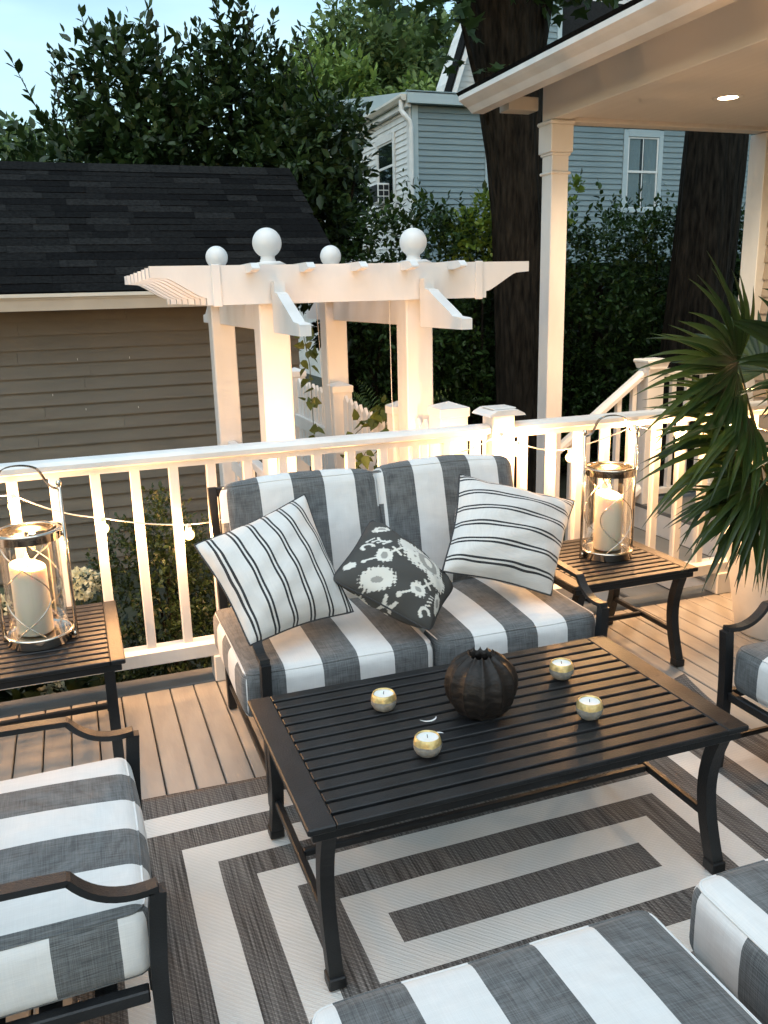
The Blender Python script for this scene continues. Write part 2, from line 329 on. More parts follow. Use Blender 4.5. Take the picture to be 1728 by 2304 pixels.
def blob_twigs(blobs, n, updir=0.5):
    """twig roots through the outer shell of a set of ellipsoids (cx,cy,cz,rx,ry,rz)"""
    B = np.array(blobs, float); vol = B[:, 3]*B[:, 4]*B[:, 5]; vol = vol**0.75; idx = RNG.choice(len(B), size=n, p=vol/vol.sum())
    u = norm(RNG.normal(size=(n, 3))); rad = 0.35 + 0.65*RNG.random(n)**0.45
    p = B[idx, :3] + u*B[idx, 3:]*rad[:, None]; d = u + np.array([0, 0, updir]) + RNG.normal(size=(n, 3))*0.35
    return p, d

# ================================================================== SETTING
GZ = -0.62                                     # garden level below the deck
g = MB(); g.add([(-300, -300, GZ), (300, -300, GZ), (300, 300, GZ), (-300, 300, GZ)], [(0, 1, 2, 3)])
struct(g.build('ground', GROUND))

# ---- deck: boards run away from the camera, one cross board along the edge
deck = thing('deck', None, None, (0, 1.0, 0)); struct(deck)
pitch = 0.0903
bm_ = [MB().box(0.0015, pitch-0.0032, -2.2, 3.128, -0.03, 0.0, 0.003).mesh('deck_board', DECK)]
for k in range(-22, 52):
    o = link('deck_board', bm_[0], deck, (0.0435 + k*pitch, 0, random.uniform(-0.0012, 0.0)))
MB().box(-2.0, 4.75, 3.133, 3.262, -0.03, 0.001, 0.004).build('border_board', DECK_GREY, deck)
MB().box(-2.0, 4.75, 3.235, 3.255, -0.62, -0.031).build('skirt_board', DECK_GREY, deck)
MB().box(-2.0, 4.75, -2.2, 3.23, -0.09, -0.032).build('joist_frame', SOIL, deck)

# ---- outdoor rug
def rug_mat():
    m = bpy.data.materials.new('woven_rug'); m.use_nodes = True; n = m.node_tree.nodes; l = m.node_tree.links; b = n['Principled BSDF']; b.inputs['Roughness'].default_value = 0.95; b.inputs['Specular IOR Level'].default_value = 0.1
    t = n.new('ShaderNodeTexCoord'); s = n.new('ShaderNodeSeparateXYZ')
    wb = n.new('ShaderNodeTexNoise'); wb.inputs['Scale'].default_value = 2.2; l.new(t.outputs['Object'], wb.inputs['Vector'])
    vm = n.new('ShaderNodeVectorMath'); vm.operation = 'MULTIPLY_ADD'; vm.inputs[1].default_value = (0.012, 0.012, 0); vm.inputs[2].default_value = (-0.006, -0.006, 0); l.new(wb.outputs['Color'], vm.inputs[0])
    va = n.new('ShaderNodeVectorMath'); va.operation = 'ADD'; l.new(t.outputs['Object'], va.inputs[0]); l.new(vm.outputs[0], va.inputs[1]); l.new(va.outputs[0], s.inputs[0])
    ax = _math(n, l, 'SUBTRACT', _math(n, l, 'ABSOLUTE', s.outputs[0]), 0.379 - 0.052 - 0.018); ay = _math(n, l, 'ABSOLUTE', s.outputs[1])
    d = _math(n, l, 'MAXIMUM', ax, ay)
    # dark centre 0-.052, then alternating bands
    k = _math(n, l, 'LESS_THAN', d, 0.052)
    for a, c in ((0.145, 0.232), (0.318, 0.405), (0.490, 0.578), (0.666, 2.0)):
        k = _math(n, l, 'MAXIMUM', k, _math(n, l, 'MULTIPLY', _math(n, l, 'GREATER_THAN', d, a), _math(n, l, 'LESS_THAN', d, c)))
    def nz_(sc, det=2):
        mp = n.new('ShaderNodeMapping'); mp.inputs['Scale'].default_value = sc; l.new(t.outputs['Object'], mp.inputs['Vector'])
        no = n.new('ShaderNodeTexNoise'); no.inputs['Scale'].default_value = 1; no.inputs['Detail'].default_value = det; l.new(mp.outputs[0], no.inputs['Vector']); return no.outputs['Fac']
    st = nz_((240, 4, 1), 3); dirt = nz_((3, 3, 1), 4)
    r1 = n.new('ShaderNodeValToRGB'); e = r1.color_ramp.elements; e[0].position = 0.32; e[1].position = 0.7; e[0].color = (0.070, 0.065, 0.062, 1); e[1].color = (0.28, 0.264, 0.250, 1); l.new(st, r1.inputs[0])
    r2 = n.new('ShaderNodeValToRGB'); e = r2.color_ramp.elements; e[0].position = 0.3; e[1].position = 0.7; e[0].color = (0.60, 0.585, 0.555, 1); e[1].color = (0.72, 0.705, 0.675, 1); l.new(dirt, r2.inputs[0])
    wv = n.new('ShaderNodeTexWave'); wv.wave_type = 'BANDS'; wv.bands_direction = 'DIAGONAL'; wv.inputs['Scale'].default_value = 42; wv.inputs['Distortion'].default_value = 1.5; wv.inputs['Detail'].default_value = 1; l.new(t.outputs['Object'], wv.inputs['Vector'])
    w2 = n.new('ShaderNodeTexWave'); w2.wave_type = 'BANDS'; w2.bands_direction = 'Y'; w2.inputs['Scale'].default_value = 60; w2.inputs['Distortion'].default_value = 1.0; l.new(t.outputs['Object'], w2.inputs['Vector'])
    mx = n.new('ShaderNodeMix'); mx.data_type = 'RGBA'; l.new(k, mx.inputs['Factor']); l.new(r2.outputs[0], mx.inputs['A']); l.new(r1.outputs[0], mx.inputs['B'])
    h = _math(n, l, 'MULTIPLY', wv.outputs['Fac'], w2.outputs['Fac'])
    mu = n.new('ShaderNodeMix'); mu.data_type = 'RGBA'; mu.blend_type = 'MULTIPLY'; l.new(_math(n, l, 'MULTIPLY_ADD', k, 0.42, 0.10), mu.inputs['Factor']); l.new(mx.outputs['Result'], mu.inputs['A']); l.new(_math(n, l, 'MULTIPLY_ADD', h, 1.1, 0.25), mu.inputs['B'])
    l.new(mu.outputs['Result'], b.inputs['Base Color'])
    bu = n.new('ShaderNodeBump'); bu.inputs['Strength'].default_value = 0.5; bu.inputs['Distance'].default_value = 0.003; l.new(h, bu.inputs['Height']); l.new(bu.outputs[0], b.inputs['Normal'])
    return m
NX, NY = 90, 64; HX, HY = 1.085, 0.768; vs = []; fs = []
for j in range(NY+1):
    for i in range(NX+1):
        x = -HX + 2*HX*i/NX; y = -HY + 2*HY*j/NY; z = 0.007 + 0.002*math.sin(3.1*x+1.3)*math.sin(4.7*y)
        ed = min(HX-abs(x), HY-abs(y))
        if ed < 0.03: z += 0.003*(0.5+0.5*math.sin(9*x+5*y))
        cx_, cy_ = HX-x, HY-y                    # far right corner curls up a little
        if cx_+cy_ < 0.34: z += 0.05*((0.34-cx_-cy_)/0.34)**2
        y2 = y + (0.006*math.sin(5*x) if j in (0, NY) else 0)
        vs.append((x, y2, z))
for j in range(NY):
    for i in range(NX): a = j*(NX+1)+i; fs.append((a, a+1, a+NX+2, a+NX+1))
e_ = [i for i in range(NX+1)]; o_ = len(vs)
for i in range(NX+1): vs.append((vs[i][0], vs[i][1], 0.0012))
for i in range(NX): fs.append((i+1, i, o_+i, o_+i+1))
t_ = NY*(NX+1); o2 = len(vs)
for i in range(NX+1): vs.append((vs[t_+i][0], vs[t_+i][1], max(0.0012, vs[t_+i][2]-0.006)))
for i in range(NX): fs.append((t_+i, t_+i+1, o2+i+1, o2+i))
m_ = MB(); m_.add(vs, fs); rug = m_.build('rug', rug_mat(), smooth=True); rug.location = (0.939, 1.598, 0)
tag(rug, 'grey and cream rug of nested rectangles under the coffee table', 'rug')

# ---- deck railing
def rail_profile(y0, z1, w=0.092, h=0.062):
    yc = y0 + w/2
    return [(y0+0.022, z1-h), (yc+0.024, z1-h), (yc+0.024, z1-h+0.02), (y0+w, z1-0.034), (y0+w, z1-0.016), (y0+w-0.012, z1-0.004), (yc, z1), (y0+0.012, z1-0.004), (y0, z1-0.016), (y0, z1-0.034), (y0+0.022, z1-h+0.02)]
bal = MB().box(-0.0175, 0.0175, -0.0175, 0.0175, 0.168, 0.866, 0.0025).mesh('baluster', WHITE)
def railing(label, x0, x1, xs, blocks):
    t = thing('deck_railing', label, 'railing', ((x0+x1)/2, 3.16, 0), group='white railing along the deck edge')
    MB().prism(rail_profile(3.118, 0.925), 0, x0, x1).build('top_rail', WHITE, t)
    MB().prism([(3.122, 0.108), (3.205, 0.108), (3.205, 0.158), (3.187, 0.169), (3.14, 0.169), (3.122, 0.158)], 0, x0, x1).build('bottom_rail', WHITE, t)
    for x in xs: link('baluster', bal, t, (x, 3.163, 0))
    for x in blocks: MB().box(x-0.045, x+0.045, 3.112, 3.202, 0.0, 0.1075, 0.004).build('support_block', WHITE, t)
    return t
railing('white rail section behind the loveseat and the lantern by the hydrangea', -1.9, 1.602, [-0.239 + 0.1377*k for k in range(-11, 14)], [0.445, -0.75])
railing('white rail section running from the capped newel behind the palm', 1.706, 3.62, [1.775 + 0.1377*k for k in range(0, 14)], [2.875])
t = thing('newel_post', 'capped white newel post in the deck rail, behind the loveseat corner', 'post', (1.654, 3.153, 0))
MB().box(1.604, 1.704, 3.102, 3.204, 0.001, 0.962, 0.004).build('shaft', WHITE, t)
c = MB(); c.prism([(1.571, 0.9635), (1.737, 0.9635), (1.731, 0.972), (1.700, 0.988), (1.608, 0.988), (1.577, 0.972)], 1, 3.07, 3.236)
c.box(1.60, 1.708, 3.10, 3.206, 0.9885, 0.994, 0.002); c.build('cap', WHITE, t)
t = thing('newel_post', 'plain white newel post at the far end of the rail, behind the palm', 'post', (3.67, 3.153, 0))
MB().box(3.62, 3.72, 3.102, 3.204, 0.001, 0.962, 0.004).build('shaft', WHITE, t)
MB().box(3.59, 3.75, 3.07, 3.236, 0.963, 0.99, 0.008).build('cap', WHITE, t)

# ---- garden arbour
YF, YB, PW = 3.586, 4.86, 0.128
arb = thing('garden_arbor', 'white vinyl garden arbor with ball finials behind the deck rail', 'arbor', (1.15, 4.2, GZ))
LX, RX = 0.76, 1.419
for px in (LX, RX):
    for py in (YF, YB): MB().box(px, px+PW, py, py+PW, GZ, 1.575, 0.006).build('post', VINYL, arb)
def scroll(u0, u1, zt, zb, flip):
    """beam outline with scrolled ends in the (x,z) plane"""
    def end(x_tip, s):      # from tip top going round to underside
        pts = [(x_tip, zt), (x_tip, zt-0.044), (x_tip+s*0.058, zt-0.048)]
        for k in range(1, 9):
            a = k/8; pts.append((x_tip+s*(0.058+0.155*(a - 0.10*math.sin(2*PI*a))), zt-0.048-0.078*(a - 0.16*math.sin(2*PI*a))))
        pts += [(x_tip+s*0.216, zt-0.130), (x_tip+s*0.216, zb)]
        return pts
    L = end(u0, 1); Rr = end(u1, -1)
    return L + Rr[::-1]
zt, zb = 1.588, 1.433
for py in (YF-0.042, YB+PW+0.004):                       # front and back beams
    MB().prism(scroll(0.327, 2.007, zt, zb, 0), 1, py, py+0.038).build('beam', VINYL, arb)
for py in (YF+PW+0.004, YB-0.042):
    MB().prism(scroll(0.327, 2.007, zt-0.001, zb+0.001, 0), 1, py, py+0.038).build('beam', VINYL, arb)
for k in range(4):                                       # intermediate beams, seen as a fan of scrolled tips at the left
    py = YF + 0.30 + k*0.22
    MB().prism(scroll(0.327, 2.007, zt-0.002, zb+0.002, 0), 1, py, py+0.038).build('beam', VINYL, arb)
for bx in (0.566, 1.735): MB().box(bx, bx+0.036, YF-0.050, YF-0.0425, zb-0.006, zt+0.004, 0.002).build('joint_band', VINYL, arb)
def bracket(x, y0, s):                                   # side beams' carved ends that reach towards the deck
    P = [(0, 1.520), (0.055, 1.520), (0.055, 1.478), (0.10, 1.472)]
    for k in range(1, 9):
        a = k/8; P.append((0.10+0.24*(a-0.12*math.sin(2*PI*a)), 1.472-0.105*(a-0.10*math.sin(2*PI*a))))
    P += [(0.415, 1.362), (0.43, 1.358), (0.43, 1.316), (0, 1.316)]
    return MB().prism([(y0 + s*a, z) for a, z in P], 0, x, x+0.045).build('bracket', VINYL, arb)
for px in (LX, RX):
    bracket(px+0.045, YF-0.0505, -1); bracket(px+0.045, YB+PW+0.045, 1)
    MB().box(px+0.0445, px+0.0905, YF+PW+0.003, YB-0.003, 1.318, 1.432, 0.003).build('side_beam', VINYL, arb)
for k, x in enumerate((0.705, 0.931, 1.155, 1.380, 1.603)):   # cross slats on top
    s_ = MB(); s_.prism([(YF-0.145, 1.592), (YF-0.175, 1.572), (YF-0.175, 1.566), (YF-0.105, 1.5565), (YB+0.30, 1.5565), (YB+0.36, 1.592)], 0, x, x+0.032); s_.build('slat', VINYL, arb)
fin = MB(); fin.box(-0.078, 0.078, -0.078, 0.078, 1.5765, 1.588, 0.003); fin.prism([(-0.066, 1.5885), (0.066, 1.5885), (0.034, 1.603), (-0.034, 1.603)], 1, -0.066, 0.066)
fin.lathe([(0.033, 1.600), (0.033, 1.610), (0.029, 1.616), (0.030, 1.622)] + [(0.061*math.sin(a), 1.679 - 0.061*math.cos(a)) for a in [0.5+k*(PI-0.5)/16 for k in range(17)]], 28)
fm = fin.mesh('finial', VINYL, True)
for px in (LX, RX):
    for py in (YF, YB): link('finial', fm, arb, (px+PW/2, py+PW/2, 0.0))
for px in (LX,):                                         # lattice panel low in the left side
    lt = MB()
    for k in range(7): z = GZ+0.15+k*0.16; lt.box(px+0.052, px+0.060, YF+PW+0.002, YB-0.002, z, z+0.07)
    for k in range(7): y = YF+PW+0.06+k*0.16; lt.box(px+0.061, px+0.069, y, y+0.07, GZ+0.12, 0.62)
    lt.build('lattice_panel', VINYL, arb)
    MB().box(px+0.04, px+0.084, YF+PW+0.002, YB-0.002, 0.62, 0.66, 0.003).build('lattice_cap', VINYL, arb)

# ---- picket fence that runs from the deck through the arbour to the back
fen = thing('picket_fence', 'white picket fence running back through the arbor beside the hedge', 'fence', (1.5, 4.6, GZ))
for (x0, y, wd, zt_) in ((1.456, 3.30, 0.129, 0.975), (1.425, 3.80, 0.085, 0.93), (1.405, 4.72, 0.115, 0.945), (1.405, 5.78, 0.12, 0.95)):
    MB().box(x0, x0+wd, y, y+wd, GZ, zt_, 0.004).build('fence_post', VINYL, fen)
    q = MB(); q.box(x0-0.006, x0+wd+0.006, y-0.006, y+wd+0.006, zt_-0.035, zt_+0.004, 0.002)
    q.add([(x0-0.004, y-0.004, zt_+0.0045), (x0+wd+0.004, y-0.004, zt_+0.0045), (x0+wd+0.004, y+wd+0.004, zt_+0.0045), (x0-0.004, y+wd+0.004, zt_+0.0045), (x0+wd/2, y+wd/2, zt_+0.028)], [(0, 1, 4), (1, 2, 4), (2, 3, 4), (3, 0, 4), (3, 2, 1, 0)])
    q.build('post_cap', VINYL, fen)
pk = MB().prism([(-0.035, GZ+0.08), (0.035, GZ+0.08), (0.035, 0.0), (0, 0.035), (-0.035, 0.0)], 0, -0.008, 0.008).mesh('picket', VINYL)
for (ya, yb, n, za, zb_) in ((3.44, 3.78, 4, 0.88, 0.86), (3.93, 4.70, 9, 0.80, 0.87), (4.87, 5.76, 10, 0.86, 0.88)):
    for k in range(n):
        a = (k+0.5)/n; z = za+(zb_-za)*a; link('picket', pk, fen, (1.462, ya+(yb-ya)*a, z))
    for z in (0.58, -0.25): MB().box(1.430, 1.452, ya, yb, z, z+0.085, 0.003).build('fence_rail', VINYL, fen)

# ---- garage
gar = thing('garage', 'tan clapboard garage with dark shingle roof behind the rail', 'garage', (0.0, 7.5, GZ))
GY = 6.763
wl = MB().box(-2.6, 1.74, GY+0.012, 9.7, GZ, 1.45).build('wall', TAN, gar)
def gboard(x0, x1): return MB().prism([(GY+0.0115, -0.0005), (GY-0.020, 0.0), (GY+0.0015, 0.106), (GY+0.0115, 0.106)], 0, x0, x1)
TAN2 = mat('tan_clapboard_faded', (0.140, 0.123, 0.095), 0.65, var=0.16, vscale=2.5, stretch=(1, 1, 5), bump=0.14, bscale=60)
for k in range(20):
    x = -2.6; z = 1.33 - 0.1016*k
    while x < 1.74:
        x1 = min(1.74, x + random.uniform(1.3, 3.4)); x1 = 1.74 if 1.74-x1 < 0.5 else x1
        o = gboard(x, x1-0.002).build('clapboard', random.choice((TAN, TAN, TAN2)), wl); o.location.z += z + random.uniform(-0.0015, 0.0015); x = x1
for (x, z) in ((0.05, 1.05), (0.42, 1.045), (0.07, 0.68), (0.45, 0.67), (-0.15, 0.8)):
    MB().tube([(x, GY-0.012, z), (x, GY-0.03, z+0.004), (x, GY-0.032, z-0.01)], 0.002, 6).build('hook', CREAM, wl)
EY, EZ, RY, RZ = 6.44, 1.53, 8.22, 2.60
XR = 2.10
sl_ = Vector((0, RY-EY, RZ-EZ)); SL = sl_.length; sd = sl_.normalized(); sn = Vector((0, -sd.z, sd.y))
rf = MB()
rf.add([(-2.8, EY, EZ), (XR, EY, EZ), (XR, RY, RZ), (-2.8, RY, RZ), (-2.8, 2*RY-EY, EZ), (XR, 2*RY-EY, EZ), (-2.8, EY, EZ-0.03), (XR, EY, EZ-0.03), (XR, RY, RZ-0.04), (XR, 2*RY-EY, EZ-0.03), (-2.8, 2*RY-EY, EZ-0.03)],
       [(0, 1, 2, 3), (3, 2, 5, 4), (0, 6, 7, 1), (1, 7, 8, 2), (2, 8, 9, 5), (6, 10, 9, 7)])
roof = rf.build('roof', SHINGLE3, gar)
NC = 19; ex = SL/NC
for r_ in range(NC):
    x = -2.8 - random.uniform(0, 0.4); k = 0
    while x < XR:
        wd = random.choice((0.18, 0.26, 0.33, 0.40, 0.48, 0.6)) ; x1 = min(x+wd, XR+0.012); x0 = max(x, -2.8)
        if x1 - x0 > 0.05:
            a0 = r_*ex - 0.006; a1 = (r_+1)*ex + 0.012; h0 = random.choice((0.0055, 0.0055, 0.009)); 
            base = Vector((0, EY, EZ)); p0 = base + sd*a0; p1 = base + sd*a1
            vs = []
            for (p, hh) in ((p0, h0), (p1, 0.0025)):
                for xx in (x0+0.0015, x1-0.0015): vs.append((xx, p.y+sn.y*hh, p.z+sn.z*hh)); 
            for (p, hh) in ((p0, 0.0005),):
                for xx in (x0+0.0015, x1-0.0015): vs.append((xx, p.y+sn.y*hh, p.z+sn.z*hh))
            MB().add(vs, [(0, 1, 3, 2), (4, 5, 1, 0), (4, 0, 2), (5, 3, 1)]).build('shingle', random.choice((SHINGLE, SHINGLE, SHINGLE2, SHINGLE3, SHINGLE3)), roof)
        x += wd
x = -2.8
while x < XR:                                            # ridge caps
    x1 = min(x+0.26, XR+0.01); MB().add([(x, RY-0.13, RZ-0.078+0.012), (x1-0.004, RY-0.13, RZ-0.078+0.012), (x1-0.004, RY, RZ+0.014), (x, RY, RZ+0.014), (x1-0.004, RY+0.13, RZ-0.066), (x, RY+0.13, RZ-0.066)], [(0, 1, 2, 3), (3, 2, 4, 5)]).build('ridge_cap', random.choice((SHINGLE, SHINGLE2)), roof); x += 0.26
gt = MB(); gt.prism([(EY+0.012, EZ-0.125), (EY-0.045, EZ-0.125), (EY-0.055, EZ-0.10), (EY-0.075, EZ-0.055), (EY-0.10, EZ-0.035), (EY-0.10, EZ-0.012), (EY-0.092, EZ-0.012), (EY-0.085, EZ-0.05), (EY+0.012, EZ-0.05)], 0, -2.8, XR-0.01); gt.build('gutter', CREAM, gar)
MB().box(-2.8, XR-0.01, EY+0.013, GY+0.011, EZ-0.125, EZ-0.105).build('soffit', CREAM, gar)
MB().box(-2.8, XR-0.012, EY+0.013, EY+0.035, EZ-0.104, EZ-0.035).build('fascia', CREAM, gar)
rk = MB(); 
for sgn in (1,):
    rk.prism([(EY, EZ-0.15), (RY, RZ-0.155), (RY, RZ-0.045), (EY, EZ-0.036)], 0, XR-0.03, XR-0.006)
rk.build('rake_board', CREAM, gar)

# ---- house porch on the right
por = thing('house_porch', 'cream porch roof with square white column, upper right', 'porch', (3.5, 3.0, GZ))
PY1 = 5.0
gt = MB(); gt.prism([(2.424, 2.495), (2.50, 2.495), (2.50, 2.575), (2.352, 2.575), (2.352, 2.586), (2.338, 2.586), (2.338, 2.560), (2.360, 2.545), (2.395, 2.525), (2.412, 2.507)], 1, -2.4, PY1); gt.build('gutter', WHITE, por)
MB().prism([(2.345, 2.588), (4.9, 2.588+0.39*2.555), (4.9, 2.62+0.39*2.555), (2.33, 2.606)], 1, -2.4, PY1+0.02).build('roof', SHINGLE, por)
MB().prism([(2.503, 2.515), (2.83, 2.643), (2.83, 2.667), (2.503, 2.54)], 1, -2.4, PY1-0.01).build('soffit', CEIL, por)
MB().prism([(2.503, 2.545), (4.9, 2.545+0.39*2.40), (4.9, 2.585+0.39*2.40), (2.503, 2.585)], 1, PY1-0.012, PY1+0.012).build('rake_board', WHITE, por)
MB().box(2.60, 2.80, 4.86, 4.98, 2.50, 2.575, 0.003).build('eave_return', CREAM, por)
MB().box(2.832, 2.952, -2.4, 4.87, 2.436, 2.70, 0.004).build('side_beam', CEIL, por)
MB().box(2.953, 4.60, 4.755, 4.865, 2.428, 2.62, 0.004).build('end_beam', CEIL, por)
MB().prism([(2.953, 2.62), (4.60, 2.62), (4.60, 3.35), (2.953, 2.72)], 1, 4.77, 4.85).build('gable_panel', CREAM, por)
MB().box(2.953, 4.60, -2.4, 4.754, 2.453, 2.475).build('ceiling', CEIL, por)
col = MB().box(2.836, 2.952, 4.752, 4.868, GZ, 2.25, 0.004).build('column', WHITE, por)
q = MB(); q.box(2.818, 2.970, 4.734, 4.886, 2.255, 2.4105, 0.004); q.box(2.826, 2.962, 4.742, 4.878, 2.238, 2.256, 0.006); q.box(2.808, 2.979, 4.724, 4.894, 2.410, 2.434, 0.008); q.build('capital', WHITE, col)
MB().box(2.824, 2.964, 4.740, 4.880, 2.132, 2.150, 0.006).build('neck_ring', WHITE, col)
# porch floor and steps down to the garden
fl = struct(MB().box(3.62, 4.75, 3.263, 4.9, -0.03, -0.001, 0.004).build('porch_floor', DECK_GREY))
st = thing('garden_steps', 'white and grey steps beyond the rail, leading down from the porch', 'steps', (3.2, 4.0, GZ))
for k in range(3):
    x1 = 3.632 - 0.285*k; z = -0.001 - 0.18*k
    MB().box(x1-0.012, x1+0.006, 3.27, 4.88, z-0.18+0.0005, z-0.03, 0.002).build('riser', WHITE, st)
    if k < 2: MB().box(x1-0.285-0.025, x1-0.0125, 3.27, 4.9, z-0.21, z-0.1805, 0.006).build('tread', DECK_GREY, st)
MB().box(1.75, 3.04, 3.27, 4.7, -0.62, -0.545, 0.01).build('landing', DECK_GREY, st)
MB().box(2.70, 3.0, 3.29, 3.40, -0.54, -0.33, 0.004).build('white_block', WHITE, st)  # plain white block filling the pale patch below the bottom rail
sr = thing('stair_railing', 'white stair handrail sloping down from a capped newel to the column', 'railing', (3.3, 4.8, 0))
nw = MB().box(3.612, 3.742, 4.752, 4.868, -0.002, 0.945, 0.004).build('newel', WHITE, sr)
q = MB(); q.box(3.585, 3.769, 4.722, 4.898, 0.966, 0.992, 0.008); q.prism([(3.612, 0.928), (3.742, 0.928), (3.762, 0.9655), (3.592, 0.9655)], 1, 4.735, 4.885); q.build('newel_cap', WHITE, nw)
hr = [(4.77, 0), (4.85, 0), (4.85, 0.03), (4.83, 0.052), (4.79, 0.052), (4.77, 0.03)]
P0 = Vector((3.612, 0, 0.882)); P1 = Vector((2.953, 0, 0.882-0.726*0.659)); 
vs = [(p.x, y, p.z+z) for p in (P0, P1) for y, z in hr]; n_ = len(hr)
MB().add(vs, [(i, (i+1) % n_, (i+1) % n_+n_, i+n_) for i in range(n_)] + [tuple(range(n_)), tuple(range(n_, 2*n_))[::-1]]).build('handrail', WHITE, sr)
for k in range(5):
    x = 3.54 - 0.118*k; z = 0.882-0.726*(3.612-x); MB().box(x-0.0175, x+0.0175, 4.792, 4.828, z-0.80, z+0.006, 0.002).build('baluster', WHITE, sr)
vs = [(p.x, y, p.z+z-0.80) for p in (P0, P1) for y, z in hr]
MB().add(vs, [(i, (i+1) % n_, (i+1) % n_+n_, i+n_) for i in range(n_)] + [tuple(range(n_)), tuple(range(n_, 2*n_))[::-1]]).build('bottom_rail', WHITE, sr)
MB().prism(hr[:], 0, 3.743, 4.50).build('level_rail', WHITE, sr); bpy.data.objects['level_rail'].location.z += 0.868
for k in range(6):
    x = 3.86 + 0.125*k; MB().box(x-0.0175, x+0.0175, 4.792, 4.828, 0.09, 0.872, 0.002).build('baluster', WHITE, sr)
MB().box(3.743, 4.50, 4.785, 4.835, 0.05, 0.0895, 0.003).build('level_bottom_rail', WHITE, sr)
# house wall
hw = thing('house', 'tan clapboard house wall with white corner board at the right edge', 'house', (4.6, 3.5, GZ))
wl = MB().box(4.515, 7.0, -2.4, 4.86, GZ, 3.6).build('wall', TAN_HOUSE, hw)
cb = MB().prism([(4.513, 0.0), (4.497, 0.0), (4.5125, 0.118), (4.5145, 0.118), (4.5145, 0.0)], 1, -2.4, 4.745).mesh('clapboard', TAN_HOUSE)
for k in range(22): link('clapboard', cb, wl, (0, 0, 0.02 + 0.113*k))
MB().box(4.44, 4.56, 4.748, 4.90, GZ, 2.424, 0.004).build('corner_board', WHITE, hw)
MB().box(4.485, 4.5145, 3.4, 3.52, 0.0, 2.2, 0.004).build('door_casing', WHITE, hw)

# ---- recessed porch lights
def downlight(label, x, y, power):
    t = thing('recessed_light', label, 'light', (x, y, 2.453), group='lights set in the porch ceiling', world=False)
    MB().lathe([(0.052, 0.003), (0.054, -0.004), (0.078, -0.006), (0.082, -0.001)], 32).build('trim_ring', WHITE, t, True)
    MB().lathe([(0.0, -0.003), (0.0525, -0.003)], 32).build('lit_lens', DISK, t)
    li = bpy.data.lights.new('downlight', 'SPOT'); li.energy = power; li.color = (1.0, 0.77, 0.52); li.spot_size = R(150); li.spot_blend = 0.9; li.shadow_soft_size = 0.05
    o = bpy.data.objects.new('downlight', li); C.objects.link(o); o.parent = t; o.location = (0, 0, -0.015)
DL = 68
downlight('round lit recessed light in the porch ceiling', 3.53, 4.085, DL)
downlight('second lit ceiling light, over the right side of the deck', 3.53, 2.0, DL*0.12)

# ---- neighbour's house beyond the hedge
nb = thing('neighbour_house', 'blue grey clapboard house with white side wall beyond the hedge', 'house', (9.0, 17.0, GZ))
NY0, NXL = 15.0, 6.10
wl = MB().box(NXL+0.02, 17.0, NY0+0.02, 24, GZ, 4.66).build('wall', BLUE, nb)
cb1 = MB().prism([(NY0+0.004, 0), (NY0-0.016, 0), (NY0+0.003, 0.106), (NY0+0.0195, 0.106), (NY0+0.0195, 0)], 0, NXL+0.12, 7.54).mesh('clapboard', BLUE)
cb2a = MB().prism([(NY0+0.004, 0), (NY0-0.016, 0), (NY0+0.003, 0.106), (NY0+0.0195, 0.106), (NY0+0.0195, 0)], 0, 7.66, 16.9).mesh('clapboard', BLUE)
cb2b = MB().prism([(NY0+0.004, 0), (NY0-0.016, 0), (NY0+0.003, 0.106), (NY0+0.0195, 0.106), (NY0+0.0195, 0)], 0, 7.66, 10.52).mesh('clapboard', BLUE)
cb2c = MB().prism([(NY0+0.004, 0), (NY0-0.016, 0), (NY0+0.003, 0.106), (NY0+0.0195, 0.106), (NY0+0.0195, 0)], 0, 11.46, 16.9).mesh('clapboard', BLUE)
for k in range(31):
    z = 4.54 - 0.1018*k; link('clapboard', cb1, wl, (0, 0, z))
    if 2.83 < z < 4.42: link('clapboard', cb2b, wl, (0, 0, z)); link('clapboard', cb2c, wl, (0, 0, z))
    else: link('clapboard', cb2a, wl, (0, 0, z))
MB().box(NXL-0.005, NXL+0.118, NY0-0.02, NY0+0.0195, GZ, 4.65, 0.004).build('corner_board', BLUE_TRIM, nb)
MB().box(7.545, 7.655, NY0-0.022, NY0+0.0195, GZ, 4.65, 0.004).build('corner_board', BLUE_TRIM, nb)
MB().box(14.05, 14.20, NY0-0.022, NY0+0.0195, GZ, 4.65, 0.004).build('corner_board', WHITE_OLD, nb)
wh = MB().box(NXL-0.02, NXL+0.0195, NY0+0.0205, 24, GZ, 4.66).build('side_wall', WHITE_OLD, nb)
def wprism(y0, y1): return MB().prism([(NXL-0.0205, 0), (NXL-0.042, 0), (NXL-0.023, 0.106), (NXL-0.0205, 0.106)], 1, y0, y1).mesh('clapboard', WHITE_OLD)
wa, wb_, wc = wprism(NY0+0.16, 23.9), wprism(NY0+0.16, 15.72), wprism(16.78, 23.9)
for k in range(31):
    z = 4.54 - 0.1018*k
    if 2.98 < z < 4.30: link('clapboard', wb_, wh, (0, 0, z)); link('clapboard', wc, wh, (0, 0, z))
    else: link('clapboard', wa, wh, (0, 0, z))
MB().box(NXL-0.045, NXL-0.02, NY0-0.018, NY0+0.15, GZ, 4.65, 0.004).build('corner_board', WHITE_OLD, nb)
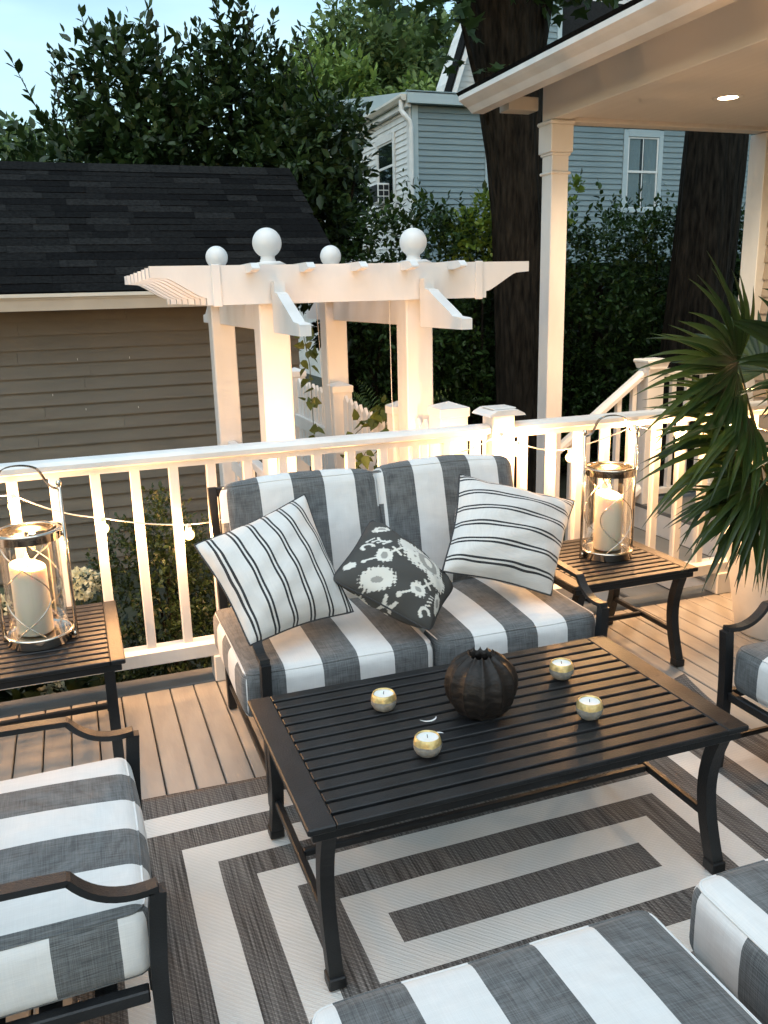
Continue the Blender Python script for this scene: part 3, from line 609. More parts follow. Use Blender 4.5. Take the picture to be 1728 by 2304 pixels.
# side window with air conditioner
def window(parent, name, u0, u1, z0, z1, zm, plane, curtain=True, muntin=True):
    """sash window; plane(u, depth, z) -> world point; depth grows outward"""
    def bx(u_0, u_1, d0, d1, z_0, z_1, m, nm, par):
        P = [plane(u, d, z) for u in (u_0, u_1) for d in (d0, d1) for z in (z_0, z_1)]
        xs, ys, zs = zip(*P); return MB().box(min(xs), max(xs), min(ys), max(ys), min(zs), max(zs), 0.003).build(nm, m, par)
    wdw = bx(u0, u0+0.10, 0.0, 0.04, z0, z1, WHITE_OLD if parent is wh else BLUE_TRIM, 'window', parent)
    mt = WHITE_OLD
    fr = BLUE_TRIM if parent is not wh else WHITE_OLD
    bx(u1-0.10, u1, 0.0, 0.04, z0, z1, fr, 'window_frame', wdw); bx(u0+0.1005, u1-0.1005, 0.0, 0.045, z1-0.12, z1+0.01, fr, 'window_frame', wdw)
    bx(u0-0.03, u1+0.03, 0.041, 0.075, z0-0.04, z0+0.05, fr, 'window_sill', wdw)
    a, b = u0+0.101, u1-0.101; zz0, zz1 = z0+0.02, z1-0.121
    for (za, zb2, d) in ((zz0, zm+0.02, 0.006), (zm-0.02, zz1, 0.012)):
        for (p, q_) in ((a, a+0.035), (b-0.035, b)): bx(p, q_, d, d+0.015, za, zb2, mt, 'sash', wdw)
        for (p, q_) in ((za, za+0.045), (zb2-0.035, zb2)): bx(a+0.0355, b-0.0355, d, d+0.014, p, q_, mt, 'sash', wdw)
        if muntin: bx((a+b)/2-0.011, (a+b)/2+0.011, d+0.001, d+0.012, za+0.046, zb2-0.036, mt, 'muntin', wdw)
        bx(a+0.03, b-0.03, d+0.004, d+0.006, za+0.03, zb2-0.03, PANE, 'pane', wdw)
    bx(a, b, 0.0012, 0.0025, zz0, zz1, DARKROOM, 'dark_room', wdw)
    if curtain:
        for (c0, c1) in ((a+0.01, a+(b-a)*0.42), (a+(b-a)*0.55, b-0.01)):
            vs = []; fs = []; n = 26
            for i in range(n+1):
                u = c0+(c1-c0)*i/n; d = 0.0040 + 0.0012*math.sin(i*1.1+c0*7)
                vs += [plane(u, d, zz0+0.02), plane(u, d, zz1-0.02)]
            fs = [(2*i, 2*i+2, 2*i+3, 2*i+1) for i in range(n)]
            MB().add(vs, fs).build('curtain', CURTAIN, wdw)
    return wdw
window(wl, 'window', 10.53, 11.45, 2.93, 4.41, 3.65, lambda u, d, z: (u, NY0+0.018-d, z))
window(wh, 'window', 15.73, 16.77, 3.06, 4.34, 3.78, lambda u, d, z: (NXL-0.021-d, u, z), curtain=False, muntin=False)
ac = thing('air_conditioner', 'white window air conditioner in the white wall of the blue house', 'air conditioner', (5.95, 16.2, 3.12))
MB().box(5.79, 6.03, 15.98, 16.55, 3.125, 3.48, 0.012).build('case', WHITE_OLD, ac)
for k in range(3):
    for j in range(2): MB().box(5.81+j*0.105, 5.90+j*0.105, 15.974, 15.9795, 3.15+k*0.105, 3.235+k*0.105, 0.002).build('vent', DARKROOM, ac)
MB().box(5.782, 5.7895, 16.0, 16.53, 3.15, 3.455, 0.002).build('grille', DARKROOM, ac)
# eaves, gutter and downpipe
MB().prism([(NY0-0.14, 4.66), (NY0-0.14, 4.83), (19.0, 5.5), (24, 5.5), (24, 4.66)], 0, 5.98, 17.2).build('roof', BLUE_TRIM, nb)
MB().box(5.975, 17.25, NY0-0.165, NY0-0.141, 4.652, 4.822, 0.004).build('fascia', BLUE_TRIM, nb)
MB().box(5.955, 17.26, NY0-0.175, NY0-0.10, 4.834, 4.856, 0.004).build('roof_edge', BLUE, nb)
MB().prism([(5.97, 4.70), (5.90, 4.70), (5.86, 4.76), (5.86, 4.80), (5.97, 4.80)], 1, NY0-0.1, 24).build('gutter', CREAM, nb)
MB().prism([(5.97, 4.60), (NXL-0.045, 4.60), (NXL-0.045, 4.66), (5.97, 4.66)], 1, NY0-0.1, 24).build('soffit', WHITE_OLD, nb)
MB().tube([(5.91, 15.0, 4.71), (5.91, 15.0, 4.55), (5.95, 14.95, 4.47), (6.03, 14.93, 4.38), (6.06, 14.93, 4.28), (6.06, 14.93, GZ)], 0.045, 8).build('downpipe', WHITE_OLD, nb)
# upper storey: white gable and blue wing with dark roof
gb = MB(); gb.prism([(8.60, 4.9), (16.5, 4.9), (16.5, 6.6), (12.6, 14.0), (9.0, 7.0), (8.6, 6.0)], 1, 19.0, 19.6); gb.build('gable_wall', WHITE_OLD, nb)
for k in range(20):
    z = 5.2 + k*0.12; MB().prism([(19-0.0005, z), (19-0.018, z), (19-0.002, z+0.118), (19-0.0005, z+0.118)], 0, max(8.66, 8.66+(z-6.1)*0.37)+0.12, 9.95).build('shingle_course', WHITE_OLD, nb)
def rake(p, q_, w_, y0, y1, m, nm):
    p, q_ = Vector((p[0], p[1])), Vector((q_[0], q_[1])); d = (q_-p).normalized(); n_ = Vector((-d.y, d.x))
    return MB().prism([tuple(p), tuple(q_), tuple(q_+n_*w_), tuple(p+n_*w_)], 1, y0, y1).build(nm, m, nb)
rake((8.40, 5.30), (9.85, 9.4), -0.11, 18.62, 18.66, WHITE, 'rake_board')
rake((8.41, 5.30), (9.86, 9.4), -0.05, 18.665, 18.99, WHITE_OLD, 'rake_soffit')
rake((8.37, 5.30), (9.82, 9.4), 0.035, 18.60, 18.98, SHINGLE, 'upper_roof')
MB().box(9.62, 10.30, 17.0, 18.9, 5.0, 9.0).build('wing_wall', BLUE, nb)
cbw = MB().prism([(17-0.0005, 0), (17-0.02, 0), (17-0.003, 0.116), (17-0.0005, 0.116)], 0, 9.70, 10.19).mesh('clapboard', BLUE)
for k in range(14): link('clapboard', cbw, bpy.data.objects['wing_wall'], (0, 0, 5.9 + 0.117*k))
MB().box(10.195, 10.30, 16.97, 16.9985, 5.0, 9.0, 0.003).build('wing_corner_board', BLUE_TRIM, nb)
MB().prism([(16.9, 5.6), (20.5, 9.6), (20.5, 9.5), (16.9, 5.5)], 0, 10.302, 16.5).build('wing_roof', SHINGLE2, nb)

# ================================================================== TREES AND PLANTS
def tree_thing(name, label, base, trunk_pts, trunk_r, limbs, leafdata, leafmat, shape, cat='tree', group=None):
    t = thing(name, label, cat, base, group=group)
    tr = MB()
    if trunk_pts: tr.tube(trunk_pts, trunk_r, 14)
    for P, rr in limbs: tr.tube(P, rr, 7)
    if tr.v: tr.build('trunk', BARK, t, True)
    me = leaf_mesh('crown', *leafdata, shape, leafmat)
    link('crown', me, t); return t
def limbs_to(base, pts, r0, r1=0.012):
    out = []
    for p in pts:
        b = Vector(base); p = Vector(p); m1 = b.lerp(p, 0.4) + Vector((random.uniform(-.1, .1), random.uniform(-.1, .1), 0.12)); m2 = b.lerp(p, 0.75) + Vector((random.uniform(-.08, .08), 0, 0.06))
        n = 8; out.append((bez(b, m1, m2, p, n), [r0+(r1-r0)*i/n for i in range(n+1)]))
    return out
def cat3(*L): return tuple(np.concatenate([l[i] for l in L]) for i in range(3))

# dark broad-leaved evergreen behind the garage
bl = [(0.35, 9.9, 2.65, 0.75, 0.6, 0.42), (1.1, 9.9, 2.85, 0.8, 0.7, 0.62), (0.85, 9.9, 3.45, 0.45, 0.45, 0.5), (1.9, 10.0, 3.1, 0.8, 0.7, 0.75), (2.6, 9.7, 2.95, 0.62, 0.7, 0.58), (2.68, 9.5, 2.5, 0.42, 0.55, 0.5), (2.0, 10, 3.75, 0.38, 0.4, 0.4), (2.0, 10, 2.4, 1.5, 0.6, 0.5), (2.7, 9.4, 2.1, 0.38, 0.5, 0.35)]
p, d = blob_twigs(bl, 2300, 0.55); A_ = twigs(p, d, 0.30*(0.6+0.8*RNG.random(len(p))), 8, 0.105, 0.28, 0.75)
sp, sdv = [], []
for (x, z, n, h) in ((0.78, 3.55, 9, 0.95), (1.1, 3.4, 6, 0.7), (0.45, 3.2, 6, 0.75), (1.98, 3.85, 8, 0.72), (2.3, 3.6, 5, 0.7), (1.6, 3.5, 5, 0.55), (0.22, 3.0, 5, 0.5), (2.75, 3.45, 5, 0.35)):
    for k in range(n): sp.append((x+random.uniform(-.22, .22), 9.9+random.uniform(-.3, .3), z+random.uniform(-.25, .15))); sdv.append((random.uniform(-.5, .5), random.uniform(-.2, .2), 1.0))
sp, sdv = np.array(sp), np.array(sdv); B_ = twigs(sp, sdv, 0.75, 16, 0.11, 0.15, 0.62)
lim = limbs_to((1.7, 10.0, 1.2), [(x, 9.95, z) for x, z in ((0.3, 3.0), (0.8, 3.9), (1.2, 3.9), (2.0, 4.2), (2.6, 3.6), (3.1, 3.0), (1.6, 3.4))], 0.06)
lim += [([Vector(a), Vector(a)+Vector(b).normalized()*0.75], [0.008, 0.003]) for a, b in zip(sp, sdv)]
tree_thing('evergreen_tree', 'large dark broad-leaved evergreen tree rising behind the garage roof', (1.7, 10, GZ), [(1.7, 10, GZ), (1.72, 10, 0.4), (1.7, 10, 1.25)], [0.14, 0.11, 0.09], lim, cat3(A_, B_), LEAF_DARK, OVAL)
# its neighbour hangs in front of the white wall
bl = [(2.78, 8.9, 2.98, 0.24, 0.4, 0.26), (2.52, 8.9, 2.35, 0.26, 0.4, 0.42), (2.48, 8.8, 1.9, 0.40, 0.4, 0.45), (2.25, 8.9, 2.6, 0.40, 0.4, 0.50), (2.85, 8.7, 1.30, 0.35, 0.4, 0.5), (3.0, 8.9, 2.70, 0.06, 0.2, 0.06)]
p, d = blob_twigs(bl, 620, 0.1); A_ = twigs(p, d, 0.22, 7, 0.10, 0.3, 0.8)
tree_thing('evergreen_tree', 'dark leathery-leaved shrub tree drooping between garage and white wall', (2.75, 8.9, GZ), [(2.75, 8.9, GZ), (2.73, 8.9, 0.9), (2.7, 8.9, 2.0)], [0.09, 0.07, 0.05], limbs_to((2.72, 8.9, 1.2), [(3.0, 8.9, 2.7), (2.5, 8.9, 2.6), (2.9, 8.8, 1.8)], 0.03), A_, LEAF_DARK, OVAL)
# far trees
def far_tree(label, x, y, blobs, ntw, mat_, size=0.26):
    p, d = blob_twigs([(x+a, y+b, c, e, e, f) for a, b, c, e, f in blobs], ntw, 0.35); A_ = twigs(p, d, 0.75, 7, size, 0.5, 1.0)
    tree_thing('distant_tree', label, (x, y, GZ), [(x, y, GZ), (x+0.1, y, 2.5), (x, y, max(c for a, b, c, e, f in blobs)-0.4)], [0.30, 0.22, 0.05], limbs_to((x, y, 3), [(x+a, y+b, c) for a, b, c, e, f in blobs], 0.12, 0.03), A_, mat_, OVAL, group='trees far behind the houses')
far_tree('tall grey green tree far behind, left of the white gable', 9.3, 27, [(0.0, 0, 8.6, 1.1, 1.1), (-0.9, 0.3, 7.4, 1.0, 1.2), (1.0, 0, 7.7, 1.0, 1.3), (1.8, 0.5, 8.6, 0.8, 1.0), (0.3, 0, 6.3, 1.2, 0.9)], 1500, LEAF_FAR, 0.24)
far_tree('bright green round tree between the evergreen and the white gable', 10.2, 24, [(0.0, 0, 5.9, 1.0, 0.8), (-1.1, 0, 5.3, 1.0, 0.9), (0.9, 0, 5.5, 0.8, 0.8), (-2.0, 0.2, 4.8, 0.9, 1.0)], 1300, LEAF_MID, 0.20)
far_tree('yellow green tree peeping over the top of the dark evergreen', 7.4, 25, [(0.1, 0, 6.9, 0.8, 0.8), (-0.6, 0, 6.2, 0.8, 0.8), (0.7, 0.3, 6.3, 1.0, 1.1), (0.2, 0, 5.6, 1.3, 1.0)], 1300, LEAF_MID, 0.22)
far_tree('pale distant tree low at the left, above the garage ridge', 0.1, 26, [(0.0, 0, 4.7, 0.9, 0.7), (-1.3, 0, 4.9, 0.8, 0.8), (1.1, 0, 4.8, 0.8, 0.8), (2.2, 0, 4.8, 0.9, 1.0), (3.6, 0, 4.4, 1.0, 1.2)], 1100, LEAF_FAR, 0.22)
far_tree('grey green distant tree behind the bright round tree', 12.6, 30, [(0.0, 0, 8.6, 1.3, 1.4), (-1.2, 0, 7.2, 1.3, 1.2), (1.2, 0, 9.4, 1.2, 1.2)], 1100, LEAF_FAR, 0.26)

# big maples behind the porch: ridged trunks
def big_trunk(name, label, rings, limbs, leafdata):
    t = thing(name, label, 'tree', (rings[0][0], rings[0][1], GZ), group='large maples by the porch')
    n = 132; vs = []; fs = []
    ph = [random.uniform(0, 6.28) for _ in range(8)]
    m = 70; Z = [rings[0][2] + (rings[-1][2]-rings[0][2])*i/m for i in range(m+1)]
    for z in Z:
        x = np.interp(z, [r[2] for r in rings], [r[0] for r in rings]); rr = np.interp(z, [r[2] for r in rings], [r[3] for r in rings]); y = rings[0][1]
        for k in range(n):
            a = 2*PI*k/n; q = rr*(1 + 0.035*math.sin(5*a+ph[0]+z*0.5) + 0.03*math.sin(11*a+ph[1]+z*1.3) + 0.02*math.sin(3*a+z*1.1) + 0.030*abs(math.sin(13*a+ph[2]+0.9*math.sin(z*1.7+2*a)+0.35*math.sin(z*6+a*5))) + 0.022*abs(math.sin(21*a+ph[3]-0.8*math.sin(z*2.3+a)+0.3*math.sin(z*9+4*a))))
            vs.append((x+q*math.cos(a), y+q*math.sin(a), z))
    for i in range(m):
        for k in range(n): fs.append((i*n+k, i*n+(k+1) % n, (i+1)*n+(k+1) % n, (i+1)*n+k))
    b = MB(); b.add(vs, fs)
    for P, rr in limbs: b.tube(P, rr, 10)
    b.build('trunk', BARK, t, True)
    if leafdata is not None: link('crown', leaf_mesh('crown', *leafdata, MAPLE, LEAF_MAPLE, fold=0.12), t)
    return t
bl = [(2.86, 7.0, 3.78, 0.22, 0.3, 0.13), (3.12, 7.0, 3.62, 0.20, 0.25, 0.20), (3.1, 7.1, 4.05, 0.6, 0.5, 0.25), (3.9, 7.2, 4.3, 1.0, 0.7, 0.4), (4.10, 6.95, 3.72, 0.10, 0.2, 0.32), (3.36, 6.95, 3.25, 0.10, 0.2, 0.16), (3.3, 7.0, 3.75, 0.25, 0.25, 0.15), (3.5, 7.0, 5.6, 2.0, 1.6, 0.8), (5.2, 7.5, 5.8, 2.0, 1.6, 0.9)]
p, d = blob_twigs(bl, 640, -0.5); A_ = twigs(p, d, 0.28, 6, 0.135, 0.5, 1.0)
lm = [(bez((3.80, 7.45, 2.9), (3.5, 7.3, 3.4), (3.35, 7.2, 3.9), (3.2, 7.1, 4.3), 10), [0.022]*11), (bez((3.9, 7.5, 3.5), (3.7, 7.5, 4.1), (3.5, 7.4, 4.6), (3.2, 7.4, 5.4), 8), [0.2, .19, .18, .17, .15, .13, .11, .09, .07]), (bez((4.1, 7.5, 3.5), (4.25, 7.5, 4.2), (4.35, 7.5, 4.8), (4.6, 7.6, 6.0), 8), [0.24, .23, .22, .2, .18, .16, .14, .12, .1])]
big_trunk('maple_tree', 'thick forked maple trunk standing left of the white porch column', [(4.19, 7.5, GZ, 0.30), (4.19, 7.5, 0.4, 0.235), (4.13, 7.5, 2.1, 0.24), (4.08, 7.5, 2.6, 0.248), (4.02, 7.5, 3.1, 0.275), (3.95, 7.5, 3.9, 0.33)], lm, A_)
p, d = blob_twigs([(6.6, 7.6, 5.2, 1.5, 1.3, 0.7)], 160, -0.4); A_ = twigs(p, d, 0.28, 6, 0.135, 0.5, 1.0)
big_trunk('maple_tree', 'thick leaning maple trunk seen between porch column and house corner', [(6.18, 7.5, GZ, 0.36), (6.27, 7.5, 1.3, 0.305), (6.32, 7.5, 2.15, 0.295), (6.36, 7.5, 2.95, 0.285), (6.4, 7.5, 4.6, 0.27)], [], A_)

# hedge along the boundary
n = 6800
p = np.stack([2.7 + 6.3*RNG.random(n), 8.0 + 0.75*RNG.random(n)**1.6, GZ + 2.75*RNG.random(n)**0.8], 1)
p[:, 1] += 0.18*np.sin(p[:, 0]*3.1) + 0.12*np.sin(p[:, 2]*5+p[:, 0]*2); p[:, 2] += 0.10*np.sin(p[:, 0]*4.3)
d = RNG.normal(size=(n, 3))*0.5 + np.array([0, -0.7, 0.55]); A_ = twigs(p, d, 0.16, 7, 0.062, 0.4, 0.9)
q_ = np.stack([2.9 + 5.8*RNG.random(110), 8.1 + 0.4*RNG.random(110), 1.95 + 0.2*RNG.random(110)], 1); dq = np.stack([RNG.normal(size=110)*0.3, RNG.normal(size=110)*0.2, np.ones(110)], 1)
B_ = twigs(q_, dq, 0.22 + 0.35*RNG.random(110)**2, 12, 0.065, 0.15, 0.7)
hd = thing('hedge', 'dense dark green hedge below the blue house, behind the steps', 'hedge', (5.8, 8.3, GZ))
link('crown', leaf_mesh('crown', *cat3(A_, B_), OVAL, LEAF_HEDGE), hd)
sb = MB()
for k in range(46):
    x = 2.8 + 6.1*k/45 + random.uniform(-.05, .05); y = 8.4+random.uniform(-.15, .3); sb.tube([(x, y, GZ), (x+random.uniform(-.1, .1), y, 0.6), (x+random.uniform(-.2, .2), y-0.1, 1.7)], [0.03, 0.02, 0.008], 6)
for q0 in range(0, 6): sb.tube([(2.8+q0, 8.75, GZ), (2.9+q0, 8.75, 1.6)], 0.05, 6)
sb.build('stems', BARK, hd)
cm = MB(); cm.box(2.7, 9.2, 8.85, 9.1, GZ, 1.75); cm.build('inner_mass', LEAF_HEDGE, hd)
# yellow-green shrub in the hedge top
p, d = blob_twigs([(4.0, 7.95, 2.10, 0.22, 0.25, 0.20), (3.85, 7.9, 1.9, 0.25, 0.25, 0.25), (4.2, 7.9, 1.9, 0.12, 0.2, 0.25)], 210, 0.3); A_ = twigs(p, d, 0.14, 7, 0.065, 0.4, 0.9)
tree_thing('golden_shrub', 'yellow green shrub at the top of the hedge beside the maple trunk', (4.0, 8.0, GZ), [(4.0, 8.0, GZ), (4.0, 8.0, 1.9)], [0.02, 0.01], [], A_, LEAF_LIME, OVAL, cat='shrub')
p, d = blob_twigs([(4.75, 7.6, 2.35, 0.16, 0.16, 0.10), (4.62, 7.6, 2.18, 0.10, 0.12, 0.08)], 34, 0.2); A_ = twigs(p, d, 0.10, 5, 0.06, 0.4, 0.9)
tree_thing('maple_seedling', 'thin yellow green sapling in front of the blue wall beside the column', (4.7, 7.6, GZ), [(4.7, 7.6, GZ), (4.7, 7.6, 2.3)], [0.012, 0.005], [], A_, LEAF_LIME, HEART, cat='sapling')
# boxwood and hydrangea between deck and garage
p, d = blob_twigs([(0.20, 3.62, 0.15, 0.24, 0.24, 0.42), (0.36, 3.66, -0.15, 0.26, 0.28, 0.40), (0.30, 3.66, 0.45, 0.12, 0.16, 0.20), (0.48, 3.75, 0.22, 0.10, 0.14, 0.26)], 2300, 0.5); A_ = twigs(p, d, 0.06, 7, 0.022, 0.3, 0.85)
tree_thing('boxwood_shrub', 'small-leaved green boxwood bush behind the balusters left of the loveseat', (0.3, 3.66, GZ), [(0.3, 3.66, GZ), (0.3, 3.66, 0.3)], [0.02, 0.01], limbs_to((0.3, 3.66, -0.4), [(0.2, 3.6, 0.3), (0.4, 3.7, 0.1)], 0.01, 0.004), A_, LEAF_BOX, OVAL, cat='shrub')
hy = thing('hydrangea', 'hydrangea with creamy white flower heads behind the lantern and rail', 'shrub', (-0.2, 3.6, GZ))
p, d = blob_twigs([(-0.25, 3.62, -0.15, 0.32, 0.22, 0.35), (-0.55, 3.62, -0.05, 0.3, 0.2, 0.35)], 120, 0.5); A_ = twigs(p, d, 0.12, 5, 0.11, 0.4, 1.0)
link('foliage', leaf_mesh('foliage', *A_, HEART, LEAF_BOX), hy)
sm = MB()
for (x, y, z, r_) in ((-0.06, 3.56, 0.33, 0.075), (-0.36, 3.58, 0.24, 0.08), (-0.20, 3.50, -0.14, 0.09), (-0.62, 3.5, 0.1, 0.08)):
    sm.tube([(-0.25, 3.62, GZ), (x*0.6-0.1, 3.6, z*0.4-0.3), (x, y, z-r_*0.6)], [0.008, 0.006, 0.004], 6)
    u = norm(RNG.normal(size=(420, 3))); pp = np.array([x, y, z]) + u*np.array([r_, r_, r_*0.75])*(0.85+0.2*RNG.random((420, 1)))
    link('flower_head', leaf_mesh('flower_head', pp, u+RNG.normal(size=(420, 3))*0.9, np.full(420, 0.022), HEART, PETAL), hy)
sm.build('stems', PALM_STEM, hy)
# ferns behind the fence
fe = thing('fern', 'feathery green fern growing behind the picket fence', 'fern', (1.85, 5.1, GZ))
FB = Vector((1.86, 5.15, 0.35))
for k in range(9):
    az = random.uniform(-0.6, 2.9); L_ = random.uniform(0.45, 0.7); out = Vector((math.cos(az)*0.55, -math.sin(az)*0.2, 1.0)).normalized()
    P = bez(FB, FB+out*L_*0.4, FB+out*L_*0.8, FB+out*L_+Vector((math.cos(az)*0.22, 0, -0.06)), 22); pos = []; dd = []; sz = []
    for i in range(3, 23):
        tdir = (P[i]-P[i-1]).normalized(); sd_ = tdir.cross(Vector((0, -1, 0.3))).normalized(); wd = 0.11*math.sin(PI*min(1, (i+1)/24))**0.7*(1.1-i/24)
        for s_ in (1, -1): pos.append(P[i]); dd.append(sd_*s_+tdir*0.5); sz.append(wd+0.012)
    link('frond', leaf_mesh('frond', np.array([tuple(x) for x in pos]), np.array([tuple(x) for x in dd]), np.array(sz), SLIM, LEAF_MID, upbias=1.0), fe)
MB().tube([(1.86, 5.15, GZ), FB], 0.03, 8).build('crown_base', BARK, fe)
# clematis climbing the arbour on wires
vn = thing('climbing_vine', 'sparse green climbing vine on wires inside the arbor', 'vine', (1.2, 4.4, GZ))
wires = [[(0.93, 4.3, 1.43), (0.95, 4.28, 1.0), (0.985, 4.25, 0.5), (1.0, 4.2, GZ)], [(1.30, 4.45, 1.43), (1.30, 4.43, 0.9), (1.315, 4.4, 0.3), (1.32, 4.4, GZ)], [(1.36, 3.64, 1.43), (1.362, 3.64, 1.0), (1.38, 3.62, 0.5), (1.385, 3.62, GZ)], [(1.335, 4.75, 1.43), (1.34, 4.7, 0.9), (1.34, 4.6, GZ)]]
for q0 in wires: MB().tube([Vector(a) for a in q0], 0.0016, 5).build('wire', CORD, vn)
runs = [[(1.30, 4.30, -0.3), (1.28, 4.28, 0.3), (1.36, 4.2, 0.75), (1.47, 4.0, 0.92), (1.42, 3.9, 0.8), (1.40, 4.0, 0.62), (1.48, 3.85, 0.55)], [(0.99, 4.22, -0.3), (0.97, 4.25, 0.4), (0.96, 4.27, 0.8), (0.94, 4.28, 1.2)], [(1.36, 3.62, -0.3), (1.37, 3.62, 0.45), (1.372, 3.6, 0.66)], [(1.22, 4.55, 0.0), (1.22, 4.5, 0.7), (1.20, 4.45, 1.1), (1.17, 4.45, 1.28)], [(1.12, 4.0, -0.4), (1.18, 3.95, 0.2), (1.22, 3.9, 0.55), (1.3, 3.85, 0.72)]]
for rn in runs:
    P = []
    for i in range(len(rn)-1):
        for k in range(5): P.append(Vector(rn[i]).lerp(Vector(rn[i+1]), k/5))
    P.append(Vector(rn[-1])); sv = MB().tube(P, 0.0022, 5).build('vine_stem', PALM_STEM, vn)
    idx = [i for i in range(len(P)) if P[i].z > 0.1 for _ in range(3)]
    pos = np.array([tuple(P[i]) for i in idx]) + RNG.normal(size=(len(idx), 3))*0.022
    link('vine_leaves', leaf_mesh('vine_leaves', pos, RNG.normal(size=(len(idx), 3))+np.array([0, -0.3, -0.3]), 0.045+0.03*RNG.random(len(idx)), HEART, LEAF_VINE, upbias=0.4), vn)

# ================================================================== FURNITURE
TZ = 0.41
def slat_table(name, label, loc, W, D, nbar, inset, group=None, rotz=0.0):
    """slatted metal table; local origin at the floor under its centre"""
    t = thing(name, label, 'table', loc, rotz, group, world=False)
    hx, hy = W/2, D/2
    for s_ in (-1, 1): MB().box(s_*hx, s_*(hx-inset), -hy, hy, TZ-0.016, TZ, 0.003).build('end_rail', BLACK, t)
    gap = 0.0115; bw = (D - gap*(nbar-1))/nbar
    sm_ = MB().box(-hx+inset+0.0003, hx-inset-0.0003, -bw/2, bw/2, TZ-0.014, TZ-0.0005, 0.002).mesh('slat', BLACK)
    for k in range(nbar): link('slat', sm_, t, (0, -hy + bw/2 + k*(bw+gap), 0))
    fr = MB()
    for s_ in (-1, 1):
        fr.box(-hx+0.012, hx-0.012, s_*(hy-0.012), s_*(hy-0.030), TZ-0.04, TZ-0.0165, 0.002); fr.box(s_*(hx-0.012), s_*(hx-0.03), -hy+0.031, hy-0.031, TZ-0.04, TZ-0.0165, 0.002)
    fr.build('apron', BLACK, t)
    ix, iy = hx-0.050, hy-0.030
    for sx in (-1, 1):
        for sy in (-1, 1):
            P = []
            for k in range(15):
                a = k/14; z = TZ-0.018 - a*(TZ-0.018-0.004); off = 0.052*math.sin(PI*min(1, a*1.02))**1.0*(1-0.25*a) - 0.006*a
                P.append((sx*ix, sy*(iy-off), z))
            lg = MB().bar(P, 0.032, 0.034).build('leg', BLACK, t)
            MB().box(sx*ix-0.020, sx*ix+0.020, sy*(iy+0.004)-0.021, sy*(iy+0.004)+0.021, 0.001, 0.03, 0.003).build('foot_cap', BLACK, lg)
    for sx in (-1, 1): MB().box(sx*ix-0.009, sx*ix+0.009, -iy+0.03, iy-0.03, 0.125, 0.145, 0.003).build('stretcher', BLACK, t)
    MB().box(-ix+0.0095, ix-0.0095, -0.009, 0.009, 0.1255, 0.1445, 0.003).build('stretcher', BLACK, t)
    return t
slat_table('coffee_table', 'black slatted metal coffee table in the middle of the rug', (0.902, 1.768, 0.0095), 1.115, 0.617, 14, 0.062)
slat_table('side_table', 'black slatted side table under the lantern beside the palm', (1.908, 2.772, 0.001), 0.552, 0.53, 13, 0.05, 'matching slatted side tables')
slat_table('side_table', 'black slatted side table under the lantern by the hydrangea', (-0.222, 2.785, 0.001), 0.56, 0.555, 14, 0.045, 'matching slatted side tables')

